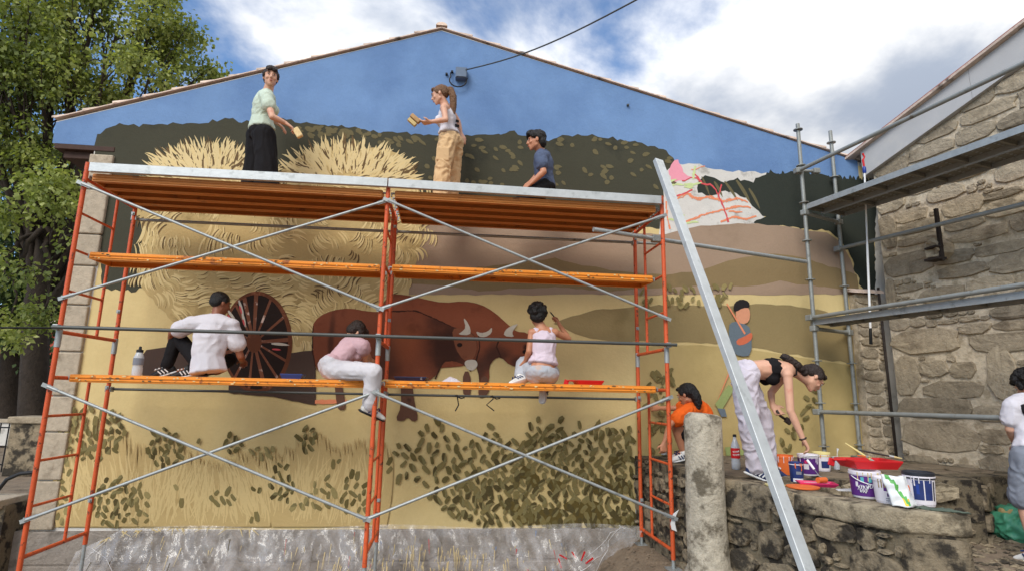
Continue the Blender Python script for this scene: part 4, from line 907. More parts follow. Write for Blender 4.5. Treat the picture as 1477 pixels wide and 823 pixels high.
def person(label, J, skin, f, hair, garments, s=1.0, up=Vector((0, 0, 1)), female=False, hands=None, shoe=None, sole=None, build=1.0, group=None, face=True):
    J = {k: Vector(v) for k, v in J.items()}; f = Vector(f).normalized()
    nk, ch, wa, pe = J['neck'], J['chest'], J['waist'], J['pelvis']
    T = axes(J['shR']-J['shL'], nk-ch); Wt = axes((J['shR']-J['shL']).normalized()+(J['hipR']-J['hipL']).normalized(), ch-pe); H = axes(J['hipR']-J['hipL'], wa-pe)
    b = build*s; cw, sh_r = (.128 if female else .148)*b, (.047 if female else .056)*b
    def torso(g=0.0, low=True, top=True, bust=True):
        c1 = E_(ch, (cw+g, .098*b+g, .125*b+g*.5), T); w1 = E_(wa, ((.108 if female else .128)*b+g, .088*b+g, .085*b), Wt); p1 = E_(pe, (.155*b+g, .118*b+g, .10*b+g*.6), H)
        P = [c1+w1]
        if low: P.append(w1+p1)
        if top:
            u1 = E_(nk-(nk-ch)*.34, (cw*.86+g, .075*b+g, .06*b), T); P.append(c1+u1)
            for k in ('shL', 'shR'): P += [u1+E_(J[k], sh_r+g), E_(J[k], sh_r*.9+g)+E_(nk-(nk-ch)*.06, .05*b+g*.6)]
        if female and bust: P += [E_(ch+T @ Vector((.06*b*q, .085*b, -.035*b)), .052*b+g) for q in (-1, 1)]
        return P
    hd, A, q = head_prims(J['head'], f, up, s)
    P = torso()+hd; P.append(cone(nk, q(0, -.012, -.05), .054*b, .05*s)); P.append(cone(nk-(nk-ch)*.15, nk+(q(0, -.012, -.05)-nk)*.4, .064*b, .052*s))
    R_ = dict(ua=(.046, .038), fa=(.038, .026), th=(.083, .056), ca=(.053, .036)); R_ = {k: (v[0]*b*(.9 if female and k in ('ua', 'fa') else 1), v[1]*b*(.9 if female and k in ('ua', 'fa') else 1)) for k, v in R_.items()}
    for k in 'LR':
        P += [cone(J['sh'+k], J['el'+k], *R_['ua']), cone(J['el'+k], J['el'+k]+(J['wr'+k]-J['el'+k])*.3, R_['fa'][0]*.95, R_['fa'][0]), cone(J['el'+k]+(J['wr'+k]-J['el'+k])*.3, J['wr'+k], *R_['fa'])]
        hp = (hands or {}).get(k, {}); d = (J['ha'+k]-J['wr'+k]).normalized()
        P += hand_prims(J['wr'+k], J['ha'+k], Vector(hp.get('palm', (0, .3, -1))), Vector(hp.get('thumb', (0, 1, .3))), .96*s, hp.get('curl', .5))
        P += [cone(J['hip'+k], J['kn'+k], *R_['th']), cone(J['kn'+k], J['kn'+k]+(J['an'+k]-J['kn'+k])*.3, R_['ca'][0]*.98, R_['ca'][0]), cone(J['kn'+k]+(J['an'+k]-J['kn'+k])*.3, J['an'+k], *R_['ca'])]
        P.append(cone(J['an'+k], J['an'+k]*.45+J['to'+k]*.55-(J['kn'+k]-J['an'+k]).normalized()*.015, .034*s, .02*s))
    body = smooth_obj('person', blob(P, .0075, 3), M[skin], None); o0 = J['pelvis'].copy()
    body.data.transform(Matrix.Translation(-o0)); body.location = o0; tag(body, label, 'person', group)
    for g in garments:
        kind, m = g['k'], M[g['m']]; th = g.get('g', .018); Q = []
        if kind in ('t_shirt', 'tank_top', 'crop_top'):
            if kind == 'crop_top': Q = [E_(ch, (cw+th, .098*b+th, .09*b), T)+E_(ch-(ch-wa)*.30, (cw+th, .095*b+th, .04*b), T)]+[E_(ch+T @ Vector((.06*b*v, .085*b, -.035*b)), .054*b+th) for v in (-1, 1)]
            else:
                Q = torso(th, False, kind == 't_shirt'); hemp = pe+(wa-pe)*g.get('hem', .25)
                w1 = E_(wa, (.118*b+th, .092*b+th, .08*b), Wt); Q.append(w1+E_(hemp, (.150*b+th+.004, .112*b+th+.004, .02), H))
                if kind == 'tank_top':
                    u1 = E_(nk-(nk-ch)*.42, (cw*.62+th, .072*b+th, .05*b), T); Q.append(E_(ch, (cw+th, .098*b+th, .125*b), T)+u1)
                    for k in 'LR': Q.append(E_(nk-(nk-ch)*.45+(J['sh'+k]-nk)*.60, .046*b+th)+E_(nk-(nk-ch)*.10+(J['sh'+k]-nk)*.58, .044*b+th*.7))
            if kind == 't_shirt':
                for k in 'LR':
                    t = g.get('sl', .5); a, e = J['sh'+k], J['el'+k]; Q.append(cone(a, a+(e-a)*t, R_['ua'][0]+th+.006, R_['ua'][0]+th+g.get('flare', .012)))
        elif kind in ('trousers', 'shorts'):
            Q = [E_(wa-(wa-pe)*g.get('rise', .55), (.132*b+th, .098*b+th, .02), Wt)+E_(pe, (.158*b+th, .12*b+th, .10*b), H)]
            r0, r1, r2 = g.get('r', (.095, .075, .07))
            for k in 'LR':
                h, n_, a = J['hip'+k], J['kn'+k], J['an'+k]; Q.append(E_(pe, (.12*b+th, .10*b+th, .08*b), H)+E_(h+(n_-h)*.12, r0*b))
                if kind == 'shorts': Q.append(cone(h, h+(n_-h)*g.get('len', .7), r0*b, r1*b))
                else:
                    e = n_+(a-n_)*g.get('len', .93); Q += [cone(h, n_, r0*b, r1*b), cone(n_, e, r1*b, r2*b)]
        oc = smooth_obj(g.get('name', kind), blob(Q, .009, 5, g.get('folds', .006), g.get('fs', .075), g.get('st'), len(label)), m, body)
        if g.get('label'): oc['label'] = g['label']
    if 'belt' in J: pass
    for k in 'LR':
        if shoe:
            a, t = J['an'+k], J['to'+k]; d = (t-a); d = d.normalized(); up_ = (J['kn'+k]-a).normalized(); x = d.cross(up_).normalized(); up2 = x.cross(d); B = Matrix((x, d, up2)).transposed(); lo = a-up2*.05*s
            sh = [E_(lo-d*.045*s+up2*.02, (.036*s, .036*s, .045*s), B)+E_(lo+d*.05*s+up2*.02, (.04*s, .05*s, .04*s), B), E_(lo+d*.05*s+up2*.02, (.042*s, .05*s, .038*s), B)+E_(lo+d*.15*s+up2*.004, (.044*s, .045*s, .024*s), B), cone(a, lo+up2*.05*s, .046*s, .05*s)]
            so = smooth_obj('shoe', blob(sh, .007, 3), M[shoe], body)
            obj('sole', blob([E_(lo-d*.05*s-up2*.018, (.04*s, .042*s, .014*s), B)+E_(lo+d*.06*s-up2*.018, (.043*s, .05*s, .013*s), B)+E_(lo+d*.155*s-up2*.016, (.044*s, .045*s, .012*s), B)], .007, 2), M[sole or 'white'], so, smooth=True)
            m = MB()
            for z in range(3): m.beam(lo+d*(.03+.03*z)*s+up2*.062*s-x*.03*s, lo+d*(.035+.03*z)*s+up2*.058*s+x*.03*s, .012, .012)
            for sgn in (-1, 1):
                for z in range(3): m.beam(lo+d*(.0+.03*z)*s+up2*.0*s+x*sgn*.043*s, lo+d*(.02+.03*z)*s+up2*.04*s+x*sgn*.04*s, .008, .010)
            tag(obj('laces_and_stripes', m, M[g_stripe[0]] if False else M['white'] if shoe != 'shoe_white' else M['shoe_navy'], so), kind='stuff')
    e = lambda p, r: E_(q(*p), [t*s for t in r], A)
    HP = hair['f'](e, q, s)
    smooth_obj('hair', blob(HP, .0065, 2, hair.get('amp', .006), hair.get('size', .018), None, 3), M[hair['m']], body)
    if face:
        for sx in (-1, 1):
            ey = MB(); pts = e((.030*sx, .086, .012), (.0115, .007, .0060)); bm = bmesh.new(); [bm.verts.new(p) for p in pts]; bmesh.ops.convex_hull(bm, input=bm.verts[:]); me = bpy.data.meshes.new('eye'); bm.to_mesh(me); bm.free(); eo = obj('eye', me, M['eye_white'], body, smooth=True)
            bm = bmesh.new(); [bm.verts.new(p) for p in e((.030*sx, .0905, .012), (.0066, .0056, .0062))]; bmesh.ops.convex_hull(bm, input=bm.verts[:]); me = bpy.data.meshes.new('iris'); bm.to_mesh(me); bm.free(); obj('iris', me, M['iris'], eo, smooth=True)
            bm = bmesh.new(); [bm.verts.new(p) for p in e((.018*sx, .0945, .033), (.006, .004, .0035))+e((.044*sx, .084, .035), (.006, .004, .003))]; bmesh.ops.convex_hull(bm, input=bm.verts[:]); me = bpy.data.meshes.new('eyebrow'); bm.to_mesh(me); bm.free(); obj('eyebrow', me, M[hair['m']], body, smooth=True)
        bm = bmesh.new(); [bm.verts.new(p) for p in e((0, .0955, -.0535), (.017, .004, .0035))+e((0, .0945, -.061), (.013, .004, .0035))]; bmesh.ops.convex_hull(bm, input=bm.verts[:]); me = bpy.data.meshes.new('lips'); bm.to_mesh(me); bm.free(); obj('lips', me, M['lip'], body, smooth=True)
    for k in ('head', 'neck', 'shL', 'shR'): pass
    return body, q, A
g_stripe = ['white']
cloth('sage', 190, 202, 186); cloth('black_cloth', 24, 22, 24, var=.1); cloth('white_cloth', 206, 201, 207, var=.04); cloth('khaki_cloth', 206, 172, 130); cloth('navy_tee', 82, 92, 116, var=.12); cloth('pink_cloth', 196, 162, 168); cloth('white_pink', 208, 192, 204, var=.04)
cloth('white_trouser', 200, 196, 200, var=.04); cloth('jeans_pale', 176, 180, 188, var=.08, col2=C(196, 176, 166), c2scale=7, c2lo=.55, c2hi=.7); cloth('orange_tee', 232, 100, 32); cloth('lilac_white', 200, 192, 202, var=.04, col2=C(206, 140, 160), c2scale=8, c2lo=.7, c2hi=.76); cloth('grey_short', 128, 132, 142)
M_('shoe_black', 30, 30, 32, rough=.6); M_('shoe_white', 220, 218, 214, rough=.6); M_('shoe_navy', 34, 50, 92, rough=.6); M_('leather', 40, 30, 26, rough=.5)
# hair shapes (e = ellipsoid in head space, q = point in head space)
def h_short(e, q, s): return [e((0, -.026, .052), (.084, .096, .078)), e((0, -.055, .0), (.076, .06, .07)), e((.0, .045, .098), (.062, .045, .026)), e((.034, .078, .075), (.026, .02, .02)), e((-.03, .076, .078), (.03, .02, .022)), e((.076, .0, .03), (.012, .03, .04)), e((-.076, .0, .03), (.012, .03, .04))]
def h_crop(e, q, s): return [e((0, -.02, .045), (.081, .097, .079)), e((0, -.055, .005), (.073, .055, .055)), e((.074, -.002, .03), (.01, .03, .03)), e((-.074, -.002, .03), (.01, .03, .03))]
def h_curly(e, q, s):
    R2 = random.Random(2); P = [e((0, -.03, .06), (.092, .1, .085)), e((0, -.06, .0), (.085, .065, .07))]
    for i in range(34):
        t, p = R2.uniform(0, 6.28), R2.uniform(-.5, 1.4); c = (math.cos(t)*math.cos(p)*.09, -.03+math.sin(t)*math.cos(p)*.1, .055+math.sin(p)*.085)
        if c[1] > .03 and c[2] < .06: continue
        P.append(e(c, (.024, .024, .024)))
    return P
def h_mop(e, q, s): return h_curly(e, q, s)+[e((0, -.07, -.03), (.07, .05, .06)), e((.02, .07, .08), (.05, .03, .03)), e((-.03, .07, .075), (.035, .03, .03)), e((.078, -.01, .0), (.014, .03, .05)), e((-.078, -.01, .0), (.014, .03, .05))]
def h_thick(e, q, s): return [e((0, -.03, .05), (.09, .1, .088)), e((0, -.07, -.015), (.078, .05, .07)), e((0, .045, .1), (.07, .06, .032)), e((.03, .08, .078), (.04, .024, .028)), e((-.03, .08, .078), (.04, .024, .028)), e((.07, .03, .055), (.02, .04, .035)), e((-.07, .03, .055), (.02, .04, .035))]
def h_tied(e, q, s): return [e((0, -.024, .048), (.083, .097, .08)), e((0, -.06, .01), (.072, .05, .06)), e((.074, .005, .03), (.012, .035, .035)), e((-.074, .005, .03), (.012, .035, .035)), e((0, .055, .092), (.05, .03, .02))]
def tail(pts, rs):
    P = []
    for i in range(len(pts)-1): P.append(cone(pts[i], pts[i+1], rs[i], rs[i+1]))
    return P
DZ = 3.615
def Y(px, py, y): return onY(px, py, y)

# standing woman in sage t-shirt, looking back at the viewer
J = dict(head=Y(390.5, 113, .60), neck=Y(386, 134, .66), chest=Y(381, 152, .68), waist=Y(378, 174, .70), pelvis=Y(377, 193, .70), shR=Y(384, 141, .50), elR=Y(393, 169, .42), wrR=Y(412, 178, .50), haR=Y(424, 186, .53), shL=Y(381, 139, .86), elL=Y(388, 168, .93), wrL=Y(400, 178, .93), haL=Y(410, 186, .95),
         hipR=Y(381, 196, .60), knR=Y(384, 229, .58), hipL=Y(372, 196, .78), knL=Y(369, 230, .80))
for k, x, y in (('R', 388, .58), ('L', 366, .82)): p = Y(x, 250, y); J['an'+k] = Vector((p.x, y, DZ+.075)); J['to'+k] = Vector((p.x+.16, y+.02, DZ+.04))
p1b, q, A = person('woman in sage t-shirt and wide black trousers on the top deck, looking back', J, 'skin', (.36, -.92, -.12), dict(f=h_short, m='hair_dark', amp=.006, size=.02),
       [dict(k='t_shirt', m='sage', hem=.30, sl=.42, g=.02, folds=.006), dict(k='trousers', m='black_cloth', g=.012, r=(.115, .108, .125), len=.9, folds=.008, st=(1, 1, .35))], female=True, build=1.06, hands={'R': dict(palm=(.2, .4, -1), thumb=(.2, 1, .4), curl=.75)}, shoe='shoe_black')
hp = J['haR']; M['sponge'] = mat('sponge', C(222, 196, 146), .95, var=.12, vscale=30, bump=.5)
tag(obj('sponge', MB().box(hp+Vector((.045, .0, -.045)), (.07, .05, .12), Matrix.Rotation(-.6, 3, 'Y')), M['sponge'], bevel=.012), 'cream sponge in the hand of the woman in sage t-shirt', 'sponge')

# standing woman in white vest and khaki trousers
J = dict(head=Y(634.5, 138, .78), neck=Y(642.5, 154, .80), chest=Y(645, 170, .82), waist=Y(647, 187, .84), pelvis=Y(649, 203, .85), shL=Y(640, 156, .66), elL=Y(643, 173, .60), wrL=Y(622, 176, .60), haL=Y(607, 178, .62), shR=Y(648, 155, .97), elR=Y(661, 176, 1.04), wrR=Y(665, 193, 1.02), haR=Y(668, 202, 1.0),
         hipL=Y(645, 206, .75), knL=Y(640, 234, .70), hipR=Y(656, 206, .93), knR=Y(654, 234, .95))
for k, x, y in (('L', 636, .72), ('R', 650, .97)): p = Y(x, 255, y); J['an'+k] = Vector((p.x, y, DZ+.075)); J['to'+k] = Vector((p.x-.15, y+.05, DZ+.04))
def h_pony(e, q, s): return h_tied(e, q, s)+tail([q(0, -.1, .05), q(.0, -.145, .03), q(.0, -.15, -.06), q(.01, -.13, -.15), q(.015, -.11, -.23), q(.015, -.10, -.28)], [.03, .036, .042, .04, .03, .012])
p2b, q, A = person('woman with brown ponytail in white vest and khaki cargo trousers on the top deck', J, 'skin', (-.93, .2, -.28), dict(f=h_pony, m='hair_brown', amp=.005, size=.016),
       [dict(k='tank_top', m='white_cloth', hem=.62, g=.012, folds=.004), dict(k='trousers', m='khaki_cloth', g=.014, r=(.108, .095, .095), len=.96, folds=.013, fs=.085)], female=True, build=.98, hands={'L': dict(palm=(-.2, .3, .9), thumb=(-.3, -1, .3), curl=.7)}, shoe='shoe_white')
wv = J['waist']; bl = blob([E_(wv-(wv-J['pelvis'])*.42, (.142, .107, .018), axes(J['hipR']-J['hipL'], wv-J['pelvis']))], .007, 2); smooth_obj('belt', bl, M['leather'], p2b)
m = MB(); c = J['waist']+Vector((.10, -.07, .02)); m.box(c, (.05, .01, .035), Matrix.Rotation(.4, 3, 'Z')); m.box(c+Vector((0, 0, .06)), (.04, .01, .03), Matrix.Rotation(.4, 3, 'Z')); tag(obj('shirt_print', m, M['black_cloth'], p2b), kind='stuff')
for k in 'LR': a = J['hip'+k]*.25+J['kn'+k]*.75; obj('cargo_pocket', MB().box(a+Vector((-.02, -.088 if k == 'L' else .088, .0)), (.15, .03, .17)), M['khaki_cloth'], p2b, bevel=.02)
hp = J['haL']; M['wood'] = mat('raw_wood', C(176, 140, 96), .8, var=.2, vscale=20)
bk = thing('block_brush', 'wooden block brush held by the woman in white vest', 'brush', hp+Vector((-.06, 0, .04)))
obj('handle', MB().box(hp+Vector((-.065, 0, .05)), (.13, .06, .05), Matrix.Rotation(.7, 3, 'Y')), M['wood'], bk, bevel=.008); obj('bristles', MB().box(hp+Vector((-.1, 0, .005)), (.11, .05, .04), Matrix.Rotation(.7, 3, 'Y')), M['straw_mid'], bk)

# man in navy t-shirt sitting on the deck
J = dict(head=Y(773, 204, .50), neck=Y(781, 220, .55), chest=Y(784, 235, .58), waist=Y(785, 256, .60), pelvis=Y(785, 272, .60), shL=Y(780, 227, .38), elL=Y(784, 248, .33), wrL=Y(768, 263, .36), haL=Y(761, 270, .40), shR=Y(785, 225, .74), elR=Y(780, 248, .84), wrR=Y(766, 262, .84), haR=Y(758, 268, .8))
pv = J['pelvis']; pv.z = max(pv.z, DZ+.1)
for k, y in (('L', -.10), ('R', .12)):
    J['hip'+k] = pv+Vector((-.02, y, -.01)); J['kn'+k] = Vector((pv.x-.30, pv.y+y*2.4, DZ+.085)); J['an'+k] = Vector((pv.x-.22+y*.5, pv.y-y*1.2, DZ+.07)); J['to'+k] = Vector((pv.x-.30+y*.5, pv.y-y*2.2, DZ+.05))
person('man with dark hair in navy t-shirt sitting low on the top deck', J, 'skin_tan', (-.98, .1, -.1), dict(f=h_thick, m='hair_black', amp=.006, size=.014),
       [dict(k='t_shirt', m='navy_tee', hem=.2, sl=.5, g=.02, folds=.006), dict(k='trousers', m='black_cloth', folds=.006)], build=.98, hands={'L': dict(palm=(-.3, .6, -1), thumb=(-.5, 1, .3))}, shoe='shoe_black')
PZ = 1.718
# man in white t-shirt sitting on the lower plank
J = dict(head=Y(318, 438, .40), neck=Y(312, 458, .36), chest=Y(305, 482, .35), waist=Y(300, 512, .33), pelvis=Y(300, 530, .32), shL=Y(276, 467, .34), elL=Y(248, 480, .44), wrL=Y(246, 498, .60), haL=Y(250, 508, .68), shR=Y(334, 470, .38), elR=Y(347, 514, .42), wrR=Y(350, 520, .64), haR=Y(352, 522, .74),
         hipL=Y(290, 532, .34), knL=Y(256, 484, .52), anL=Y(240, 527, .47), toL=Y(222, 533, .42), hipR=Y(312, 532, .38), knR=Y(331, 518, .66), anR=Y(272, 534, .52), toR=Y(250, 536, .47))
J['pelvis'].z = PZ+.11; J['hipL'].z = J['hipR'].z = PZ+.1; J['anL'].z = PZ+.085; J['toL'].z = PZ+.045; J['anR'].z = PZ+.075; J['toR'].z = PZ+.045
person('man with cropped black hair in white t-shirt, seated on the plank before the painted wheel', J, 'skin_brown', (.62, .74, -.2), dict(f=h_crop, m='hair_black', amp=.003, size=.01),
       [dict(k='t_shirt', m='white_cloth', hem=-.62, sl=.58, g=.026, flare=.016, folds=.006, fs=.12), dict(k='trousers', m='black_cloth', g=-.004, rise=.0, r=(.08, .072, .06), folds=.003)], build=.96, hands={'R': dict(palm=(0, 0, -1), thumb=(-1, 0, .3), curl=.9)}, shoe='shoe_black')
# woman in pink top sitting sideways
J = dict(head=Y(513, 480, .52), neck=Y(510, 490, .46), chest=Y(503, 503, .42), waist=Y(486, 522, .35), pelvis=Y(477, 530, .31), shR=Y(524, 498, .30), elR=Y(527, 517, .42), wrR=Y(527, 527, .60), haR=Y(528, 530, .72), shL=Y(506, 492, .62), elL=Y(528, 508, .78), wrL=Y(534, 518, .92), haL=Y(538, 520, 1.0),
         hipR=Y(480, 532, .24), knR=Y(539, 531, -.02), anR=Y(534, 586, .06), toR=Y(556, 596, .12), hipL=Y(484, 530, .40), knL=Y(530, 532, .62), anL=Y(500, 536, .52), toL=Y(478, 540, .50))
J['pelvis'].z = max(J['pelvis'].z, PZ+.11); J['hipR'].z = PZ+.095; J['hipL'].z = PZ+.1; J['anL'].z = PZ+.07; J['toL'].z = PZ+.04
J['knR'].z = PZ+.075
person('woman in pink top and white trousers bending over, one leg dangling from the plank', J, 'skin', (.5, .45, -.75), dict(f=h_short, m='hair_dark', amp=.005, size=.018),
       [dict(k='t_shirt', m='pink_cloth', hem=.35, sl=.3, g=.018, folds=.006), dict(k='trousers', m='white_trouser', r=(.1, .082, .075), len=.92, folds=.006, fs=.11)], female=True, build=1.0, up=Vector((.6, .3, .7)), shoe='shoe_white', sole='black')
# woman in white sleeveless top sitting with her back to us
J = dict(head=Y(774, 456, .48), neck=Y(783, 474, .44), chest=Y(784, 492, .43), waist=Y(784, 514, .41), pelvis=Y(782, 534, .38), shL=Y(767, 479, .43), elL=Y(763, 506, .40), wrL=Y(758, 520, .52), haL=Y(752, 527, .58), shR=Y(801, 479, .43), elR=Y(820, 488, .52), wrR=Y(807, 468, .72), haR=Y(803, 456, .80),
         hipL=Y(773, 538, .40), knL=Y(755, 524, .70), anL=Y(750, 545, .50), toL=Y(740, 546, .46), hipR=Y(792, 538, .40), knR=Y(796, 536, .74), anR=Y(787, 560, .56), toR=Y(786, 574, .52))
J['pelvis'].z = PZ+.11; J['hipL'].z = J['hipR'].z = PZ+.1; J['anL'].z = PZ+.07; J['toL'].z = PZ+.04
J['head'] = Y(775, 456, .47)
person('woman with short black curls in white sleeveless top painting the wall, seated on the plank', J, 'skin_tan', (.1, .98, .05), dict(f=h_curly, m='hair_black', amp=.006, size=.016),
       [dict(k='tank_top', m='white_pink', hem=.6, g=.016, folds=.006), dict(k='trousers', m='jeans_pale', g=.03, r=(.108, .085, .072), rise=.75, len=.8, folds=.005)], female=True, build=.98, hands={'R': dict(palm=(-.8, .5, 0), thumb=(0, -.3, 1), curl=1.0)}, shoe='shoe_white')
hp = J['haR']; br = thing('paint_brush', 'thin paint brush held up to the wall by the curly haired woman', 'brush', hp)
obj('handle', MB().tube(hp+Vector((-.01, -.04, -.04)), hp+Vector((-.045, .1, .05)), .006, 8, .008), M['black'], br); obj('bristles', MB().tube(hp+Vector((-.045, .1, .05)), hp+Vector((-.055, .14, .075)), .009, 8, .003), M['straw_dark'], br)
# woman in orange t-shirt crouching at the wall
zt_ = TZ+.01
J = dict(head=Y(990, 569, .62), neck=Y(1003, 582, .66), chest=Y(1012, 598, .70), waist=Y(1020, 622, .74), pelvis=Y(1018, 645, .78), shL=Y(992, 592, .54), elL=Y(966, 612, .46), wrL=Y(958, 638, .46), haL=Y(957, 652, .46), shR=Y(1005, 586, .84), elR=Y(972, 588, .96), wrR=Y(951, 588, 1.08), haR=Y(942, 588, 1.15),
         hipL=Y(1013, 645, .68), knL=Y(975, 616, .58), hipR=Y(1016, 645, .90), knR=Y(978, 614, .88))
for k, y in (('L', .62), ('R', .86)):
    p = Y(986, 655, y); J['an'+k] = Vector((p.x, y, zt_+.075)); J['to'+k] = Vector((p.x-.16, y, zt_+.04))
J['pelvis'].z = max(J['pelvis'].z, zt_+.2)
def h_longblack(e, q, s): return h_tied(e, q, s)+[e((0, -.05, .03), (.09, .085, .09))]+tail([q(0, -.08, .02), q(0, -.095, -.05), q(.01, -.085, -.12), q(.01, -.06, -.17)], [.06, .055, .045, .03])
person('woman with black tied hair in orange t-shirt crouching at the wall behind the stone post', J, 'skin_tan', (-.62, .72, -.42), dict(f=h_longblack, m='hair_black', amp=.006, size=.02),
       [dict(k='t_shirt', m='orange_tee', hem=-.1, sl=.6, g=.03, folds=.008), dict(k='shorts', m='black_cloth', len=.7, r=(.105, .09, .08))], female=True, build=.98, hands={'L': dict(palm=(0, 1, 0), thumb=(-1, 0, 0), curl=1.1), 'R': dict(palm=(0, 1, -.2), thumb=(0, 0, 1), curl=.4)}, shoe='shoe_white')
# woman in black crop top bending over the paint pots
b0 = onZ(1088, 688, TZ); vy = b0.y+.04
J = dict(pelvis=Y(1074, 541, vy), waist=Y(1089, 533, vy), chest=Y(1113, 532, vy), neck=Y(1143, 531, vy), head=Y(1172, 545, vy), shR=Y(1136, 540, vy-.17), elR=Y(1140, 592, vy-.2), wrR=Y(1158, 632, vy-.22), haR=Y(1168, 650, vy-.22), shL=Y(1132, 540, vy+.17), elL=Y(1112, 566, vy+.22), wrL=Y(1114, 583, vy+.12), haL=Y(1122, 594, vy+.08),
         hipR=Y(1073, 546, vy-.09), hipL=Y(1073, 545, vy+.09), knR=Y(1081, 612, vy-.10), knL=Y(1100, 610, vy+.10), anR=Y(1090, 669, vy-.10), anL=Y(1108, 664, vy+.12), toR=Y(1106, 678, vy-.12), toL=Y(1128, 674, vy+.10))
J['anR'].z = J['anL'].z = TZ+.085; J['toR'].z = J['toL'].z = TZ+.05
def h_braid(e, q, s):
    P = h_tied(e, q, s); pts = [q(.0, -.1, .02), Y(1160, 536, vy-.05), Y(1150, 526, vy-.07), Y(1140, 519, vy-.06), Y(1131, 514, vy-.05)]
    for a, b in zip(pts, pts[1:]):
        for t in (0, .5): P.append(E_(a+(b-a)*t, .036))
    return P+tail(pts, [.03]*5)
p8, q, A = person('woman in black crop top and stained white trousers bending over paint pots on the parapet', J, 'skin', (.60, -.04, -.80), dict(f=h_braid, m='hair_dark', amp=.005, size=.016),
       [dict(k='crop_top', m='black_cloth', g=.008, folds=.002), dict(k='trousers', m='lilac_white', g=.02, r=(.108, .092, .072), rise=.45, len=.95, folds=.013, fs=.085)], female=True, build=1.0, up=Vector((.80, .05, .55)), hands={'R': dict(palm=(-.3, .3, -1), thumb=(.3, 1, 0), curl=.8), 'L': dict(palm=(.2, -.6, -.6), thumb=(.3, -1, .4), curl=.7)}, shoe='shoe_navy')
hl = J['haL']; sc_ = thing('paint_brush', 'dark paint stained brush in the hanging hand of the bending woman', 'brush', hl); obj('handle', MB().path([hl+Vector((-.03, -.03, .02)), hl+Vector((.0, -.035, -.03)), hl+Vector((.05, -.03, -.06))], [.012, .013, .012], 8), M['leather'], sc_, smooth=True); obj('bristles', MB().box(hl+Vector((.075, -.03, -.075)), (.06, .03, .05), Matrix.Rotation(.6, 3, 'Y')), M['hair_dark'], sc_, bevel=.004)
T = axes(J['shR']-J['shL'], J['neck']-J['chest'])
for sx in (-1, 1):
    st_ = [J['chest']+T @ Vector((.075*sx, .08, .08)), J['neck']*.8+J['chest']*.2+T @ Vector((.085*sx, .055, .02)), J['neck']*.9+J['chest']*.1+T @ Vector((.085*sx, -.02, .01)), J['neck']*.7+J['chest']*.3+T @ Vector((.08*sx, -.085, 0)), J['chest']+T @ Vector((.07*sx, -.105, .05))]
    obj('strap', MB().path(st_, .008, 6), M['black_cloth'], p8, smooth=True)
obj('bracelet', MB().lathe(J['wrR'], [(.031, -.006), (.034, 0), (.031, .006)], 14, (J['wrR']-J['elR']).to_track_quat('Z', 'Y').to_matrix()), M['leather'], p8)
# person at the right edge
g0 = onZ(1492, 815, cz_(4.6, -1.4)); vy = g0.y; zz = cz_(g0.x, vy)
J = dict(head=Y(1482, 556, vy+.25), neck=Y(1487, 574, vy+.12), chest=Y(1488, 598, vy+.04), waist=Y(1493, 632, vy), pelvis=Y(1494, 655, vy-.02), shL=Y(1462, 586, vy+.05), elL=Y(1457, 618, vy+.08), wrL=Y(1467, 642, vy+.2), haL=Y(1474, 655, vy+.26), shR=Y(1512, 584, vy+.08), elR=Y(1522, 622, vy+.1), wrR=Y(1510, 650, vy+.24), haR=Y(1500, 664, vy+.28))
for k, x in (('L', -.09), ('R', .10)):
    p = J['pelvis']; J['hip'+k] = p+Vector((x, 0, -.03)); J['an'+k] = Vector((p.x+x*1.2, vy, zz+.09)); J['to'+k] = Vector((p.x+x*1.4, vy+.17, zz+.05)); J['kn'+k] = (J['hip'+k]+J['an'+k])/2+Vector((x*.1, .05, .02))
p9, q, A = person('person with dark hair in white and black t-shirt and grey shorts, by the green bag', J, 'skin', (.1, .9, -.5), dict(f=h_mop, m='hair_black', amp=.006, size=.02),
       [dict(k='t_shirt', m='white_cloth', hem=.2, sl=.55, g=.022, folds=.006), dict(k='shorts', m='grey_short', len=.92, r=(.11, .105, .1), folds=.008, name='shorts')], build=1.0, shoe='shoe_white')
s0, s1 = J['shL'], J['elL']
obj('shirt_stripe', MB().path([J['neck']+Vector((-.09, -.05, .0)), s0+Vector((.0, -.078, .0)), s0+Vector((.02, -.108, -.09)), J['chest']+Vector((-.10, -.128, -.06)), J['waist']+Vector((-.10, -.118, .06)), J['waist']+Vector((-.11, -.10, -.01))], [.012, .022, .026, .022, .016, .008], 8), M['black_cloth'], p9, smooth=True)
# ------------------------------------------------------------------ cable box and overhead wire
bp_ = onY(663, 110, WALL); jb = thing('junction_box', 'grey cable junction box with a hanging loop high on the painted gable', 'junction box', (bp_.x, WALL, bp_.z))
M['box_grey'] = mat('box_grey', C(96, 112, 134), .6, 0, .1)
obj('case', MB().box((bp_.x+.02, WALL-.05, bp_.z), (.15, .09, .15)), M['box_grey'], jb, bevel=.008)
obj('lid', MB().box((bp_.x+.02, WALL-.1, bp_.z), (.135, .012, .135)), M['box_grey'], jb, bevel=.004)
c = bp_+Vector((-.02, -.06, -.1)); obj('loop', MB().path([bp_+Vector((-.12, -.03, .02))]+[c+Vector((math.cos(t)*.11, 0, math.sin(t)*.09)) for t in [2.6+i*.42 for i in range(10)]]+[bp_+Vector((.1, -.05, -.05))], .009, 6), M['black'], jb, smooth=True)
for dx, dz in ((-.17, .0), (-.1, .04)): obj('clip', MB().box((bp_.x+dx, WALL-.02, bp_.z+dz), (.03, .04, .02)), M['black'], jb)
q0 = bp_+Vector((.05, -.06, .05)); q1 = onY(922, -2, -1.2); qq = [q0+(q1-q0)*t+Vector((0, 0, -.10*math.sin(math.pi*min(t, 1)))) for t in [i/14*1.0 for i in range(15)]]; qq += [q1+(q1-q0)*.6]
